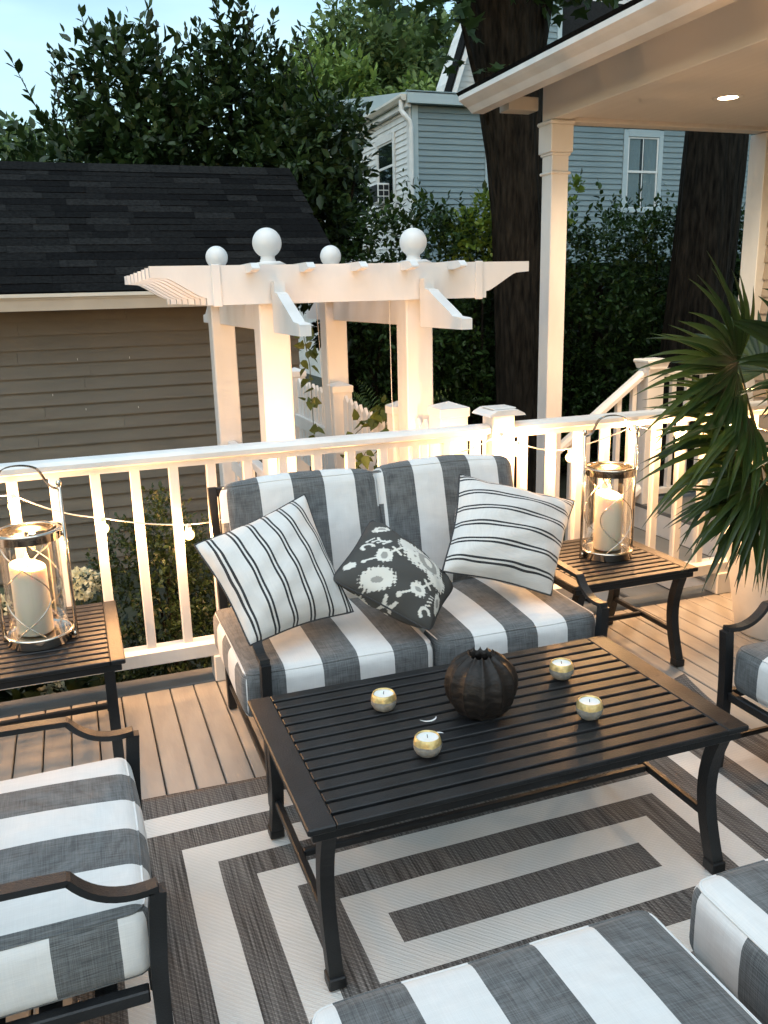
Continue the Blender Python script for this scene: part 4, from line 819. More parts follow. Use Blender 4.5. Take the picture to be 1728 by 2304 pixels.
def cushion(name, w, d, h, mats, parent, loc, rx=0.0, crown=0.018, rad=0.035, seed=0, axis_top=2):
    """boxed cushion: rounded box with crowned faces; side faces carry the second material"""
    rn = random.Random(seed); N = 14; M_ = 5; ph = [rn.uniform(0, 6) for _ in range(6)]
    hx, hy, hz = w/2, d/2, h/2; grid = {}; vs = []; fs = []; mi = []
    def shape(p):
        x, y, z = p
        cx = max(-hx+rad, min(hx-rad, x)); cy_ = max(-hy+rad, min(hy-rad, y)); cz = max(-hz+rad, min(hz-rad, z))
        v = Vector((x-cx, y-cy_, z-cz)); l_ = v.length
        if l_ > 1e-9: v = v*(rad/l_) if l_ > rad or True else v
        q = Vector((cx, cy_, cz)) + v
        a, b, c = q.x/hx, q.y/hy, q.z/hz
        q.z += (1 if z > 0 else -1)*crown*(1-a*a)*(1-b*b)*abs(c); q.y += (1 if y > 0 else -1)*crown*0.5*(1-a*a)*(1-c*c)*abs(b); q.x += (1 if x > 0 else -1)*crown*0.45*(1-b*b)*(1-c*c)*abs(a)
        q += Vector((math.sin(7*y+ph[0])*0.0025, math.sin(9*x+ph[1])*0.0025, math.sin(8*x+ph[2])*math.sin(7*y+ph[3])*0.003 + math.sin(21*x+9*y+ph[4])*0.0012))
        return q
    def idx(p):
        k = tuple(round(c, 6) for c in p)
        if k not in grid: grid[k] = len(vs); vs.append(tuple(shape(p)))
        return grid[k]
    def line(hh, n):                        # denser towards the rounded edge
        inner = [(-hh+rad) + (2*hh-2*rad)*i/n for i in range(n+1)]; e = [0.35, 0.65, 0.85]
        edge = [-hh, -hh+rad*0.18, -hh+rad*0.42, -hh+rad*0.7]
        return edge + inner + [-q for q in edge[::-1]]
    X, Y, Z = line(hx, N), line(hy, N), line(hz, 2)
    for z, s_ in ((-hz, -1), (hz, 1)):
        for i in range(len(X)-1):
            for j in range(len(Y)-1):
                f = [idx((X[i], Y[j], z)), idx((X[i+1], Y[j], z)), idx((X[i+1], Y[j+1], z)), idx((X[i], Y[j+1], z))]; fs.append(tuple(f if s_ > 0 else f[::-1])); mi.append(0)
    for y, s_ in ((-hy, 1), (hy, -1)):
        for i in range(len(X)-1):
            for j in range(len(Z)-1):
                f = [idx((X[i], y, Z[j])), idx((X[i+1], y, Z[j])), idx((X[i+1], y, Z[j+1])), idx((X[i], y, Z[j+1]))]; fs.append(tuple(f if s_ > 0 else f[::-1])); mi.append(0)
    for x, s_ in ((-hx, -1), (hx, 1)):
        for i in range(len(Y)-1):
            for j in range(len(Z)-1):
                f = [idx((x, Y[i], Z[j])), idx((x, Y[i+1], Z[j])), idx((x, Y[i+1], Z[j+1])), idx((x, Y[i], Z[j+1]))]; fs.append(tuple(f if s_ > 0 else f[::-1])); mi.append(1)
    b = MB(); b.v = vs; b.f = fs; b.mi = mi
    o = b.build(name, mats, parent, True); o.location = loc; o.rotation_euler = (rx, 0, 0)
    # seam welt round the two boxed edges
    for sg in (-1, 1):
        P = []; n = 40; ax_, ay_ = hx-rad*0.30, hy-rad*0.30; zz = sg*(hz-rad*0.30); r_ = rad*0.8
        for (cx, cy_, a0) in ((ax_-r_, -ay_+r_, -PI/2), (ax_-r_, ay_-r_, 0), (-ax_+r_, ay_-r_, PI/2), (-ax_+r_, -ay_+r_, PI)):
            for k in range(5): a = a0+k*PI/8; P.append(Vector((cx+r_*math.cos(a), cy_+r_*math.sin(a), zz)))
        Q = []
        for i in range(len(P)):
            a_, b_ = P[i], P[(i+1) % len(P)]; m = max(1, int((b_-a_).length/0.06))
            for k in range(m): Q.append(a_.lerp(b_, k/m))
        Q.append(P[0].copy()); Q = [shape(q)*1.0 for q in Q]
        wt = MB().tube(Q, 0.0026, 6, False).build('welt', mats[0], o, True)
    return o

def fab(axis, off): return fabric('striped_canvas_%d_%d' % (axis, int(round(off*1000))), axis, 'wide', off)
ARM = 0.028
def seat_frame(name, label, cat, loc, rotz, W, D=0.70, arms=True, back=True, group=None, tall=0.80):
    """metal lounge frame facing local -Y, front at y=0"""
    t = thing(name, label, cat, loc, rotz, group, world=False); hx = W/2
    for s_ in (-1, 1):
        x = s_*(hx-ARM/2)
        if arms:
            P = [(x, D-0.03, 0.535), (x, 0.45, 0.527), (x, 0.20, 0.521), (x, 0.148, 0.519)]
            P += [tuple(q) for q in bez((x, 0.146, 0.518), (x, 0.115, 0.475), (x, 0.07, 0.452), (x, 0.002, 0.4655), 10)]
            MB().bar(P, ARM, 0.013).build('arm', BLACK, t)
            P = [(x, 0.004+0.012*math.sin(PI*k/10), 0.4585-0.4555*k/10) for k in range(11)]
            MB().bar(P, ARM, 0.030).build('front_leg', BLACK, t)
        else:
            MB().bar([(x, 0.03+0.012*math.sin(PI*k/8), 0.262-0.26*k/8) for k in range(9)], ARM, 0.030).build('front_leg', BLACK, t)
        top = tall if back else 0.262
        P = [(x, D-0.02+0.02*math.sin(PI*k/10) + (0.10*max(0, (top*k/10-0.30))/0.5 if back else 0), 0.002+(top-0.002)*k/10) for k in range(11)]
        MB().bar(P, ARM, 0.030).build('rear_leg', BLACK, t)
        MB().box(s_*(hx-0.002), s_*(hx-ARM+0.002), 0.035, D-0.035, 0.235, 0.262, 0.003).build('side_rail', BLACK, t)
        MB().box(s_*(hx-0.006), s_*(hx-ARM+0.006), 0.035, D-0.035, 0.085, 0.101, 0.003).build('stretcher', BLACK, t)
    MB().box(-hx+ARM+0.0005, hx-ARM-0.0005, 0.012, 0.034, 0.234, 0.262, 0.003).build('front_rail', BLACK, t)
    MB().box(-hx+ARM+0.0005, hx-ARM-0.0005, D-0.034, D-0.012, 0.234, 0.262, 0.003).build('rear_rail', BLACK, t)
    for k in range(6): MB().box(-hx+ARM+0.0005, hx-ARM-0.0005, 0.09+k*0.095, 0.13+k*0.095, 0.2365, 0.2395).build('seat_strap', BLACK, t)
    if back:
        yy = D-0.02+0.10
        MB().box(-hx+ARM+0.0005, hx-ARM-0.0005, yy-0.014, yy+0.014, tall-0.034, tall-0.002, 0.003).build('top_rail', BLACK, t)
        MB().box(-hx+ARM+0.0005, hx-ARM-0.0005, D-0.01, D+0.012, 0.40, 0.424, 0.003).build('lower_back_rail', BLACK, t)
        for k in range(5):
            x = -hx+ARM+(W-2*ARM)*(k+1)/6; MB().bar([(x, D+0.001, 0.425), (x, D+0.04, 0.60), (x, yy, tall-0.035)], 0.018, 0.008).build('back_bar', BLACK, t)
    return t
# loveseat
SX, SY = 0.980, 2.19
sofa = seat_frame('loveseat', 'black metal loveseat with striped cushions against the rail', 'sofa', (SX, SY, 0.001), 0.0, 1.145, 0.70, tall=0.81)
def seat(t, x0, x1, y0, y1, zt, h, start, seed, name='seat_cushion'):
    w_ = x1-x0; c_ = (x0+x1)/2
    return cushion(name, w_, y1-y0, h, [fab(0, start-c_), fab(1, -0.06)], t, (c_, (y0+y1)/2, zt-h/2), seed=seed)
seat(sofa, 0.366-SX, 0.972-SX, 2.243-SY, 2.83-SY, 0.414, 0.150, 0.376-SX, 1)
seat(sofa, 0.977-SX, 1.566-SX, 2.243-SY, 2.83-SY, 0.414, 0.150, 0.984-SX, 2)
def backc(t, x0, x1, yb, zc, h, start, seed, rx=R(14), th=0.13):
    c_ = (x0+x1)/2
    o = cushion('back_cushion', x1-x0, th, h, [fab(0, start-c_), fab(2, -0.02)], t, (c_, yb, zc), rx=-rx, seed=seed, crown=0.022, rad=0.04); return o
backc(sofa, 0.432-SX, 0.982-SX, 2.805-SY, 0.622, 0.45, 0.444-SX, 3)
backc(sofa, 0.986-SX, 1.530-SX, 2.805-SY, 0.628, 0.45, 1.006-SX, 4)
# armchairs
ch = seat_frame('armchair', 'black metal armchair with striped seat, facing the vase from beside the hydrangea corner', 'armchair', (0.046, 1.640, 0.001), R(90), 0.615, 0.66, group='armchairs at the ends of the coffee table')
# local x -> world y, local y -> world -x
cushion('seat_cushion', 0.578, 0.62, 0.150, [fab(0, -0.262+0.113), fab(1, -0.25)], ch, (0.0, 0.325, 0.342), seed=5)
backc(ch, -0.28, 0.28, 0.60, 0.615, 0.45, -0.2, 6)
c2 = seat_frame('armchair', 'black metal armchair with striped seat beside the white planter', 'armchair', (1.752, 1.585, 0.001), R(-90), 0.615, 0.66, group='armchairs at the ends of the coffee table')
cushion('seat_cushion', 0.572, 0.62, 0.150, [fab(0, -0.286), fab(1, 0.05)], c2, (0.0, 0.335, 0.342), seed=7)
backc(c2, -0.28, 0.28, 0.60, 0.615, 0.45, -0.2, 8)
# ottomans nearest the camera
o1 = seat_frame('ottoman', 'striped ottoman in front of the coffee table, nearer the armchair by the hydrangea', 'ottoman', (0.535, 1.015, 0.001), R(180), 0.60, 0.60, arms=False, back=False, group='striped ottomans')
cushion('seat_cushion', 0.625, 0.64, 0.155, [fab(0, -0.297), fab(1, -0.1)], o1, (0.0, 0.295, 0.347), seed=9)
o2 = seat_frame('ottoman', 'striped ottoman nearer the armchair by the planter, set slightly forward', 'ottoman', (1.255, 1.030, 0.001), R(180), 0.60, 0.60, arms=False, back=False, group='striped ottomans')
cushion('seat_cushion', 0.625, 0.64, 0.155, [fab(0, 0.142), fab(1, -0.175)], o2, (0.0, 0.295, 0.350), seed=10)

# ---- throw pillows: four corners, front face towards the camera
def pillow(name, label, corners, T, material, n=36, pinch=0.06, seed=0, trim=True, paint=None, group=None):
    P00, P10, P11, P01 = [Vector(c) for c in corners]; cen = (P00+P10+P11+P01)/4
    ux = ((P10-P00)+(P11-P01)).normalized(); uy = ((P01-P00)+(P11-P10)); nz_ = ux.cross(uy).normalized(); uy = nz_.cross(ux)
    if nz_.y > 0: nz_ = -nz_
    M4 = Matrix(((ux.x, uy.x, nz_.x, cen.x), (ux.y, uy.y, nz_.y, cen.y), (ux.z, uy.z, nz_.z, cen.z), (0, 0, 0, 1))); inv = M4.inverted()
    C4 = [inv @ p for p in (P00, P10, P11, P01)]; rn = random.Random(seed); ph = [rn.uniform(0, 6) for _ in range(8)]
    vs = []; fs = []; edge = []; cols = []
    def pt(u, v, sg):
        a, b = 2*u-1, 2*v-1
        au = u + (0.5-u)*2*pinch*(1-b*b)*abs(a)**1.5*0.9; bv = v + (0.5-v)*2*pinch*(1-a*a)*abs(b)**1.5*0.9
        sh = 1-(0.10 if paint else 0.045)*(a*a*b*b)**2; au = 0.5+(au-0.5)*sh; bv = 0.5+(bv-0.5)*sh
        q = C4[0]*(1-au)*(1-bv) + C4[1]*au*(1-bv) + C4[2]*au*bv + C4[3]*(1-au)*bv
        e = max(0.0, (1-a*a))*max(0.0, (1-b*b)); t_ = T/2*(e**0.56)
        r_ = (abs(a)**3+abs(b)**3)*e**0.3
        t_ += 0.006*r_*math.sin(9*a+4*b+ph[0])*sg + 0.004*math.sin(6*a-11*b+ph[1])*e**0.5 + 0.0035*math.sin(15*(a+b)+ph[2])*r_
        return Vector((q.x, q.y, q.z + sg*t_))
    for sg in (1, -1):
        o = len(vs)
        for j in range(n+1):
            for i in range(n+1): vs.append(tuple(pt(i/n, j/n, sg))); cols.append((i/n, j/n, sg))
        for j in range(n):
            for i in range(n):
                f = (o+j*(n+1)+i, o+j*(n+1)+i+1, o+(j+1)*(n+1)+i+1, o+(j+1)*(n+1)+i); fs.append(f if sg > 0 else f[::-1])
    b = MB(); b.add(vs, fs); o = b.build(name, material, None, True); o.matrix_world = M4
    if nz_.dot(ux.cross(uy)) < 0:
        o.data.flip_normals()
    if paint:
        ca = o.data.color_attributes.new('print', 'FLOAT_COLOR', 'POINT'); arr = paint(np.array(cols)); ca.data.foreach_set('color', arr.astype(np.float32).reshape(-1))
    if trim:
        Q = [pt(i/24, 0, 1) for i in range(24)] + [pt(1, i/24, 1) for i in range(24)] + [pt(1-i/24, 1, 1) for i in range(24)] + [pt(0, 1-i/24, 1) for i in range(25)]
        Q = [Vector((q.x, q.y, 0.5*(q.z+q.z))) for q in Q]
        MB().tube(Q, 0.0032, 6, False).build('piping', PIPING, o, True)
    tag(o, label, 'pillow', group); return o
PS1 = fabric('ticking_stripe_x', 0, 'double', 0.0, 0.0605, dark=(0.035, 0.037, 0.04), light=(0.62, 0.61, 0.59))
PS2 = fabric('ticking_stripe_y', 1, 'double', 0.012, 0.0635, dark=(0.035, 0.037, 0.04), light=(0.62, 0.61, 0.59))
pillow('throw_pillow', 'cream pillow with double dark stripes, tilted over the loveseat arm near the boxwood', [(0.395, 2.285, 0.475), (0.750, 2.36, 0.500), (0.676, 2.625, 0.845), (0.280, 2.52, 0.742)], 0.20, PS1, seed=1, group='throw pillows on the loveseat')
pillow('throw_pillow', 'cream pillow with double dark stripes, upright at the loveseat end by the palm', [(1.036, 2.37, 0.590), (1.450, 2.36, 0.445), (1.700, 2.615, 0.708), (1.216, 2.62, 0.858)], 0.20, PS2, seed=2, group='throw pillows on the loveseat')
def ikat(uvs):
    """woven ikat print: pale medallions with jagged edges, stems, hooks and grey hearts"""
    u, v, sg = uvs[:, 0], uvs[:, 1], uvs[:, 2]
    r = np.random.default_rng(3); ph = r.random(20)*6
    jag = 0.012*np.sin(u*150+v*60+ph[0]) + 0.010*np.sin(v*170-u*90+ph[1]) + 0.006*np.sin(u*310+v*240)
    W_ = np.zeros(len(u)); G_ = np.zeros(len(u))
    def ell(cx, cy, rx, ry, rot, j=1.0):
        c, s = math.cos(rot), math.sin(rot); x = (u-cx)*c+(v-cy)*s; y = -(u-cx)*s+(v-cy)*c
        return (x/rx)**2 + (y/ry)**2 + jag*14*j < 1
    def seg(ax, ay, bx, by, wd):
        dx, dy = bx-ax, by-ay; t = np.clip(((u-ax)*dx+(v-ay)*dy)/(dx*dx+dy*dy), 0, 1); return np.hypot(u-ax-t*dx, v-ay-t*dy) < wd
    def hook(cx, cy, rr, a0, a1, wd):
        d_ = np.hypot(u-cx, v-cy); a = np.arctan2(v-cy, u-cx); return (abs(d_-rr) < wd) & (((a-a0) % (2*PI)) < ((a1-a0) % (2*PI)))
    wlist = [ell(0.60, 0.66, 0.235, 0.17, -0.15), ell(0.80, 0.56, 0.13, 0.12, 0.5), ell(0.44, 0.72, 0.10, 0.09, 0.2), ell(0.30, 0.40, 0.075, 0.085, 0.3), ell(0.70, 0.26, 0.08, 0.08, 0), ell(0.36, 0.14, 0.15, 0.11, 0.6), ell(0.15, 0.78, 0.10, 0.055, 0.9), ell(0.93, 0.34, 0.05, 0.12, 0.2), ell(0.72, 0.95, 0.08, 0.04, 0), ell(0.08, 0.18, 0.05, 0.05, 0)]
    wlist += [seg(0.30, 0.40, 0.44, 0.66, 0.010), seg(0.30, 0.40, 0.17, 0.26, 0.010), seg(0.70, 0.26, 0.80, 0.50, 0.010), seg(0.70, 0.26, 0.58, 0.10, 0.010), seg(0.33, 0.53, 0.42, 0.50, 0.012), seg(0.71, 0.40, 0.80, 0.37, 0.012), ell(0.17, 0.25, 0.022, 0.022, 0, 0.2), ell(0.58, 0.09, 0.025, 0.025, 0, 0.2)]
    wlist += [hook(0.12, 0.44, 0.05, 0.3, 4.6, 0.016), hook(0.86, 0.10, 0.05, 0.3, 4.6, 0.016), hook(0.22, 0.64, 0.06, 3.3, 6.2, 0.014), hook(0.55, 0.04, 0.05, 3.0, 6.2, 0.014)]
    for k in range(4): wlist += [seg(0.13+k*0.05, 0.60, 0.09+k*0.05, 0.54, 0.008), ell(0.085+k*0.05, 0.535, 0.014, 0.016, 0, 0.1), seg(0.87, 0.20+k*0.04, 0.83, 0.17+k*0.04, 0.007)]
    for k_ in wlist: W_ = np.maximum(W_, k_)
    glist = [(ell(0.66, 0.66, 0.12, 0.085, -0.3, 0.4) & ~ell(0.66, 0.665, 0.055, 0.036, -0.3, 0.3)), ell(0.30, 0.40, 0.030, 0.042, 0.2, 0.3), ell(0.70, 0.26, 0.034, 0.030, 0, 0.3), ell(0.36, 0.13, 0.05, 0.03, 0.6, 0.3), ell(0.15, 0.78, 0.05, 0.024, 0.9, 0.3), ell(0.93, 0.34, 0.025, 0.05, 0.2, 0.3)]
    for k in range(7): a = 2.6+k*0.55; glist.append(ell(0.66+0.155*math.cos(a), 0.66+0.115*math.sin(a), 0.014, 0.014, 0, 0.1))
    for k_ in glist: G_ = np.maximum(G_, k_)
    base = np.array([0.068, 0.068, 0.065]); wc = np.array([0.64, 0.63, 0.58]); gc = np.array([0.30, 0.295, 0.275])
    col = base[None, :]*(1-W_[:, None]) + wc[None, :]*W_[:, None]; col = col*(1-G_[:, None]) + gc[None, :]*G_[:, None]
    return np.concatenate([col, np.ones((len(u), 1))], 1)
def print_mat():
    m = mat('ikat_cotton', (0.05, 0.05, 0.05), 0.9, bump=0.12, bscale=500, spec=0.15); n = m.node_tree.nodes; l = m.node_tree.links
    a = n.new('ShaderNodeVertexColor'); a.layer_name = 'print'; l.new(a.outputs['Color'], n['Principled BSDF'].inputs['Base Color']); return m
pillow('throw_pillow', 'small charcoal pillow with white ikat medallions in the middle of the loveseat', [(0.660, 2.375, 0.618), (0.944, 2.215, 0.452), (1.120, 2.41, 0.518), (0.886, 2.60, 0.748)], 0.19, print_mat(), n=150, seed=5, trim=True, paint=ikat, group='throw pillows on the loveseat')

# ---- things on the coffee table
TT = TZ + 0.0095 + 0.0003
nr = 12
def rib(a, z):
    s_ = abs(math.sin(nr*a/2)); return 1 - 0.10*(s_**0.8) + 0.006*math.sin(3*a+z*30) + 0.005*math.sin(40*z+7*a)
pr = [(0.0, 0.0), (0.045, 0.0), (0.060, 0.004), (0.080, 0.022), (0.095, 0.048), (0.1005, 0.075), (0.0995, 0.10), (0.091, 0.125), (0.074, 0.143), (0.055, 0.152), (0.043, 0.156), (0.037, 0.160)]
vb = MB(); vb.lathe(pr, 96, fn=lambda a, z: rib(a, z))
prin = [(0.037, 0.160), (0.033, 0.156), (0.032, 0.140), (0.06, 0.11), (0.08, 0.06), (0.0, 0.015)]
vi = MB(); vi.lathe(prin, 96, fn=lambda a, z: rib(a, z))
# star-shaped lip rises at each rib
def lip(mb):
    out = []
    for (x, y, z) in mb.v:
        a = math.atan2(y, x); r_ = math.hypot(x, y)
        if z > 0.146 and r_ < 0.07: z += 0.009*(1-abs(math.sin(nr*a/2)))**1.5*min(1, (z-0.146)/0.012)
        out.append((x, y, z))
    mb.v = out
lip(vb); lip(vi)
for q in (vb, vi): q.v = [(x*0.93, y*0.93, z*0.98) for x, y, z in q.v]
vt = thing('pumpkin_vase', 'dark ribbed pumpkin-shaped vase on the coffee table', 'vase', (0.888, 1.775, TT), 0.13, world=False)
vb.build('body', VASE, vt, True); vi.build('inner_wall', VASE, vt, True)
def votive(label, x, y, rz):
    t = thing('votive_candle', label, 'candle', (x, y, TT), rz, 'gold-rimmed votive candles on the coffee table', world=False)
    f = lambda a, z: 1 + 0.012*math.sin(5*a+z*120) + 0.008*math.sin(11*a)
    MB().lathe([(0.0, 0), (0.017, 0.0), (0.026, 0.006), (0.0325, 0.017), (0.0338, 0.026), (0.0330, 0.031)], 40, fn=f).build('bowl', CONCRETE, t, True)
    b = MB(); b.lathe([(0.0331, 0.0308), (0.0318, 0.038), (0.0288, 0.0465), (0.0278, 0.0475), (0.0262, 0.0468), (0.0262, 0.038)], 40, fn=f)
    b.v = [(x_, y_, z_ - (0.004*(1+math.sin(3*math.atan2(y_, x_)+2*math.sin(2*math.atan2(y_, x_)))) if z_ < 0.032 else 0)) if z_ < 0.032 else (x_, y_, z_) for x_, y_, z_ in b.v]
    b.v = [(x_*(1.004 if z_ < 0.031 else 1), y_*(1.004 if z_ < 0.031 else 1), z_) for x_, y_, z_ in b.v]
    b.build('gilded_rim', GOLD, t, True)
    wx_ = MB().lathe([(0.0, 0.0425), (0.015, 0.0422), (0.0268, 0.0432)], 32, fn=f).build('wax', WAXW, t, True)
    MB().tube([(0, 0, 0.0425), (0.0005, 0, 0.047), (0.0015, 0.0005, 0.0505)], 0.0009, 6).build('wick', PIPING, wx_)
    return t
votive('gold-rimmed votive candle nearest the ikat pillow', 0.664, 1.885, 0.2)
votive('gold-rimmed votive candle nearest the camera, below the vase', 0.682, 1.638, 1.3)
votive('gold-rimmed votive candle beyond the vase, near the table corner by the palm', 1.180, 1.866, 2.2)
votive('gold-rimmed votive candle right of the vase, closer to the camera side', 1.124, 1.644, 3.4)
rs = MB()
for (cx, cy_, a0, a1, r_) in ((0.750, 1.805, 3.5, 6.0, 0.024), (0.738, 1.700, 0.6, 1.9, 0.022)):
    n = 14; vs = []
    for k in range(n+1):
        a = a0+(a1-a0)*k/n; wd = 0.0028*math.sin(PI*k/n)+0.0004
        for q in (r_-wd, r_+wd): vs.append((cx+q*math.cos(a), cy_+q*math.sin(a), TT+0.0004))
    rs.add(vs, [(2*k, 2*k+1, 2*k+3, 2*k+2) for k in range(n)])

rs.v = [(x-0.902, y-1.768, z-0.0095) for x, y, z in rs.v]; rs.build('wax_mark', WAXW, bpy.data.objects['coffee_table'])

# ---- lanterns with pillar candles
def lantern(label, x, y, rz):
    t = thing('lantern', label, 'lantern', (x, y, TZ+0.0015), rz, 'polished metal candle lanterns', world=False)
    MB().lathe([(0.0, 0.002), (0.098, 0.0), (0.101, 0.002), (0.101, 0.026), (0.104, 0.028), (0.104, 0.033), (0.094, 0.034), (0.080, 0.030), (0.0, 0.030)], 56).build('base', NICKEL, t, True)
    MB().lathe([(0.088, 0.0345), (0.088, 0.345)], 56).build('glass_cylinder', GLASS, t, True)
    MB().lathe([(0.0895, 0.338), (0.100, 0.338), (0.100, 0.362), (0.106, 0.3645), (0.106, 0.368), (0.080, 0.370), (0.080, 0.366), (0.0895, 0.364), (0.0895, 0.338)], 56).build('top_ring', NICKEL, t, True)
    for s_ in (-1, 1):
        ps = MB(); ps.tube([(s_*0.1125, 0, 0.0), (s_*0.1125, 0, 0.500)], 0.0058, 10); ps.box(s_*0.101, s_*0.1125, -0.006, 0.006, 0.006, 0.022); ps.box(s_*0.1005, s_*0.1125, -0.005, 0.005, 0.343, 0.358)
        ps.lathe([(0.0, 0.497), (0.006, 0.499), (0.009, 0.506), (0.0095, 0.511), (0.007, 0.518), (0.0, 0.521)], 14, (s_*0.1125, 0, 0)); ps.build('post', NICKEL, t, True)
    H_ = [(-0.112, 0, 0.494)] + [tuple(q) for q in bez((-0.108, 0, 0.492), (-0.07, 0, 0.500), (-0.075, 0, 0.535), (-0.052, 0, 0.558), 8)] + [tuple(q) for q in bez((-0.048, 0, 0.560), (-0.025, 0, 0.573), (0.025, 0, 0.573), (0.048, 0, 0.560), 10)] + [tuple(q) for q in bez((0.052, 0, 0.558), (0.075, 0, 0.535), (0.07, 0, 0.500), (0.108, 0, 0.492), 8)] + [(0.112, 0, 0.494)]
    MB().bar(H_, 0.015, 0.003, Vector((0, 1, 0))).build('handle', NICKEL, t)
    for th0 in (-PI/2, PI/2):
        for s_ in (-1, 1):
            P = []
            for k in range(41):
                a = k/40; th = th0 + s_*0.80*math.cos(PI*(a-0.44)/0.62); P.append((0.0945*math.cos(th), 0.0945*math.sin(th), 0.036+0.302*a))
            MB().tube(P, 0.0022, 6).build('curved_rod', NICKEL, t, True)
    return t
def candle(label, x, y, z, power=4.2, rz=0.0):
    t = thing('pillar_candle', label, 'candle', (x, y, z), rz, 'lit ivory pillar candles', world=False)
    n = 40; pr_ = [(0.0, 0.0), (0.0525, 0.0), (0.0545, 0.003), (0.0545, 0.215), (0.053, 0.221), (0.049, 0.223), (0.042, 0.219), (0.030, 0.212), (0.0, 0.208)]
    b = MB(); b.lathe(pr_, n)
    b.v = [(x_, y_, z_ + (0.011*math.sin(math.atan2(y_, x_)-0.4)*min(1, math.hypot(x_, y_)/0.05) if z_ > 0.19 else 0)) for x_, y_, z_ in b.v]
    b.build('wax_body', WAX, t, True)
    MB().tube([(0, 0, 0.207), (0.0008, 0, 0.218)], 0.0013, 6).build('wick', PIPING, t)
    MB().lathe([(0.0, 0.216), (0.0058, 0.222), (0.0078, 0.231), (0.0062, 0.244), (0.0024, 0.258), (0.0, 0.264)], 14).build('flame', FLAME, t, True)
    pt_light('candle_light', (0, 0, 0.270), power, (1.0, 0.54, 0.20), 0.012, t); return t
LR = (1.955, 2.785); LL = (-0.185, 2.775)
lantern('metal and glass candle lantern on the side table beside the palm', *LR, R(-6)); lantern('metal and glass candle lantern on the side table by the hydrangea', *LL, R(-14))
candle('lit ivory pillar candle inside the lantern beside the palm', LR[0]+0.003, LR[1], TZ+0.033)
candle('lit ivory pillar candle inside the lantern by the hydrangea', LL[0]-0.012, LL[1], TZ+0.033, rz=0.7)

# ---- string of globe lights along the rail
sl_t = thing('string_lights', 'white cord of lit globe bulbs draped along the deck rail', 'string lights', (1.4, 3.09, 0.0))
bulbs = [(-1.05, 0.66), (-0.80, 0.72), (-0.52, 0.80), (-0.238, 0.770), (0.045, 0.655), (0.345, 0.595), (0.63, 0.62), (0.90, 0.70), (1.17, 0.66), (1.42, 0.745), (1.625, 0.845), (1.70, 0.80), (1.985, 0.742), (2.312, 0.818), (2.55, 0.80), (2.81, 0.80), (2.97, 0.765), (3.25, 0.70), (3.5, 0.78)]
YL = 3.119
def bp(b): return Vector((b[0], YL - (0.046 if 1.58 < b[0] < 1.73 else 0) + (0.092 if 0.6 < b[0] < 1.5 else 0), b[1]+0.052))
cordP = []
for i in range(len(bulbs)-1):
    a, b = bp(bulbs[i]), bp(bulbs[i+1])
    for k in range(8):
        s_ = k/8; q = a.lerp(b, s_); q.z -= 0.018*math.sin(PI*s_)*(1 if i % 2 else 0.5); cordP.append(q)
cordP.append(bp(bulbs[-1])); MB().tube(cordP, 0.0026, 6).build('cord', CORD, sl_t, True)
kb = MB(); kb.lathe([(0.0, 0.0)] + [(0.0205*math.sin(a), 0.0205-0.0205*math.cos(a)) for a in [0.2+k*(PI-0.65)/14 for k in range(15)]] + [(0.0085, 0.042)], 24); bulb_me = kb.mesh('bulb', BULB, True)
so_me = MB().lathe([(0.0, 0.062), (0.008, 0.062), (0.010, 0.058), (0.0105, 0.041), (0.0, 0.041)], 16).mesh('socket', CORD, True)
for i, b in enumerate(bulbs):
    q = bp(b) - Vector((0, 0, 0.052)); dz = Vector((0, 0, -0.008))
    s0 = link('socket', so_me, sl_t, q+dz); 
    o = bpy.data.objects.new('bulb', bulb_me); C.objects.link(o); o.parent = s0
    pt_light('bulb_light', q+dz+Vector((0, 0, 0.02)), 4.2, (1.0, 0.50, 0.20), 0.012, sl_t)

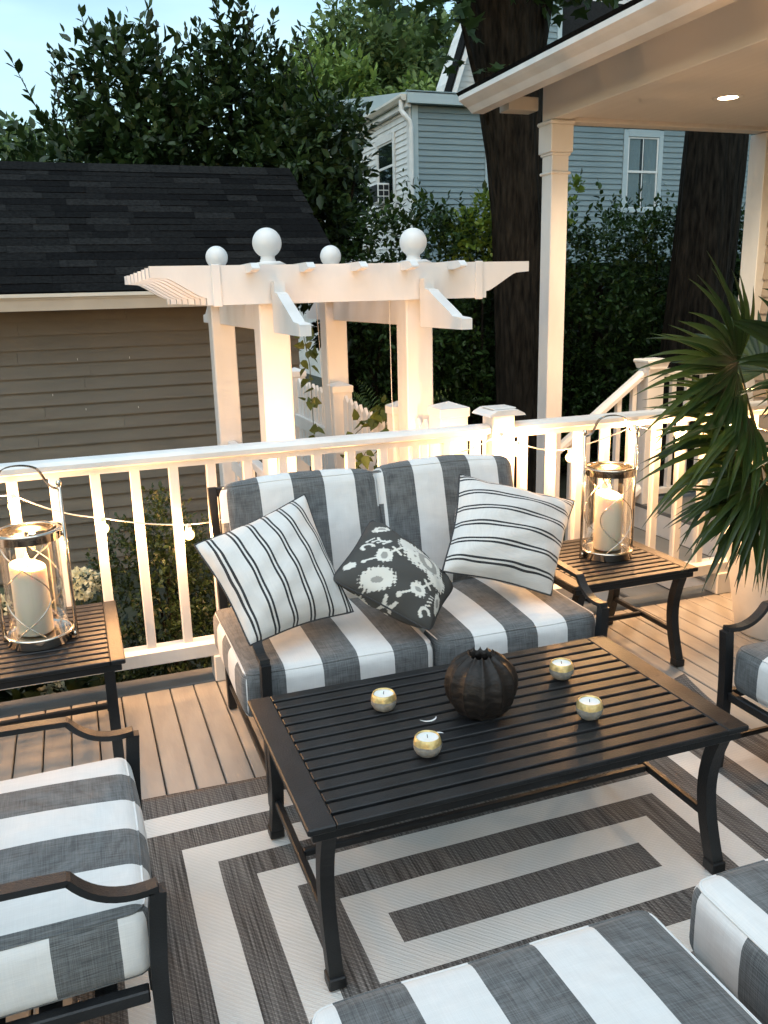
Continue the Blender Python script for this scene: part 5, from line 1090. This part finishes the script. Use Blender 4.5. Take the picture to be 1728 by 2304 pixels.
# ---- fan palm in a white planter
pl = thing('planter', 'tall white round planter holding the palm', 'planter', (2.765, 2.66, 0.001), world=False)
MB().lathe([(0.0, 0.0), (0.165, 0.0), (0.175, 0.01), (0.215, 0.25), (0.245, 0.40), (0.252, 0.418), (0.247, 0.428), (0.232, 0.428), (0.224, 0.415), (0.215, 0.36)], 64).build('pot', POT, pl, True)
so_ = MB(); so_.lathe([(0.0, 0.372), (0.1, 0.368), (0.2185, 0.362)], 40, fn=lambda a, z: 1+0.0*a); so_.build('soil', SOIL, pl, True)
pm = thing('fan_palm', 'fan palm with long drooping leaves in the white planter', 'palm', (2.74, 2.66, 0.37))
def fan(hub, tip, normal, Rr, nseg, spread, droop, root=None):
    hub, tip, normal = Vector(hub), Vector(tip), Vector(normal); ax = (tip-hub).normalized(); nn = (normal-ax*normal.dot(ax)).normalized(); sd_ = ax.cross(nn); b = MB()
    nseg = int(nseg*0.8)
    for k in range(nseg):
        f = (k/(nseg-1)-0.5)*2; an = f*spread + random.uniform(-.02, .02); d0 = (ax*math.cos(an)+sd_*math.sin(an)).normalized(); L_ = 1.08*Rr*(1-0.25*f*f)*random.uniform(0.82, 1.10)
        s2 = nn.cross(d0).normalized(); pts = []; lat = random.uniform(-0.10, 0.10); dr = 0.85*droop*random.uniform(0.5, 1.6); n = 10
        for i in range(n+1):
            t_ = i/n; c_ = hub + d0*(L_*t_) + nn*(0.05*L_*math.sin(PI*t_)) + s2*(lat*L_*t_*t_) + Vector((0, 0, -1))*(dr*L_*max(0, t_-0.3)**2)
            wd = spread*Rr*0.46/nseg*1.28*(0.10+0.90*min(1, t_/0.40)) * (1 if t_ < 0.45 else max(0.03, 1-((t_-0.45)/0.55)**1.5))
            pts.append((c_, wd))
        vs = []; fs = []
        for c_, wd in pts: vs += [c_ - s2*wd + nn*(wd*0.45), c_ , c_ + s2*wd + nn*(wd*0.45)]
        for i in range(n): a = i*3; fs += [(a, a+1, a+4, a+3), (a+1, a+2, a+5, a+4)]
        b.add(vs, fs)
    fr_ = b.build('frond', PALM, pm, True)
    r0 = Vector(root or (2.72+random.uniform(-.05, .05), 2.66+random.uniform(-.05, .05), 0.365)); mid = r0.lerp(hub, 0.55)+Vector((0.03, 0.02, 0.12))
    MB().tube(bez(r0, r0+Vector((0, 0, 0.25)), mid, hub, 12), [0.008-0.004*i/12 for i in range(13)], 6).build('petiole', PALM_STEM, fr_, True)
random.seed(21)
fan((2.40, 2.62, 1.17), (2.17, 2.56, 1.36), (0.2, -1.0, 0.30), 0.44, 26, 1.35, 0.22)
fan((2.46, 2.68, 1.12), (2.05, 2.60, 1.10), (0.1, -0.8, 0.65), 0.50, 24, 0.95, 0.30)
fan((2.44, 2.58, 0.96), (2.02, 2.48, 0.94), (0.0, -0.75, 0.75), 0.46, 26, 1.05, 0.35)
fan((2.48, 2.64, 0.84), (2.10, 2.60, 0.76), (0.0, -0.8, 0.6), 0.48, 26, 1.1, 0.45)
fan((2.46, 2.50, 0.72), (2.14, 2.36, 0.60), (0.1, -0.7, 0.75), 0.42, 24, 1.0, 0.45)
fan((2.40, 2.52, 0.62), (2.08, 2.44, 0.56), (0.0, -0.75, 0.7), 0.36, 22, 1.0, 0.45)
fan((2.58, 2.44, 0.60), (2.55, 2.34, 0.34), (0.05, -1.0, 0.4), 0.36, 18, 0.62, 0.25)
fan((2.60, 2.50, 1.18), (2.58, 2.40, 1.50), (-0.1, -1.0, 0.25), 0.46, 26, 1.45, 0.3)
fan((2.70, 2.52, 0.98), (2.56, 2.25, 1.02), (0.0, -0.6, 0.9), 0.46, 26, 1.4, 0.5)
fan((2.80, 2.60, 1.28), (2.95, 2.5, 1.6), (0.1, -1.0, 0.3), 0.45, 24, 1.5, 0.3)
fan((2.95, 2.60, 0.95), (3.35, 2.5, 1.0), (0.0, -0.6, 0.8), 0.45, 24, 1.4, 0.5)
fan((2.75, 2.85, 1.10), (2.7, 3.05, 1.3), (0.0, 0.8, 0.6), 0.38, 22, 1.3, 0.4)
fan((2.64, 2.46, 0.80), (2.45, 2.22, 0.76), (0.0, -0.6, 0.9), 0.40, 24, 1.3, 0.5)
fan((2.62, 2.48, 1.02), (2.40, 2.30, 1.00), (0.0, -0.8, 0.6), 0.42, 26, 1.3, 0.45)
fan((2.70, 2.44, 0.66), (2.62, 2.26, 0.48), (0.0, -0.9, 0.5), 0.36, 22, 1.1, 0.35)
fan((2.52, 2.54, 0.66), (2.28, 2.44, 0.50), (0.1, -0.9, 0.5), 0.34, 22, 0.9, 0.4)
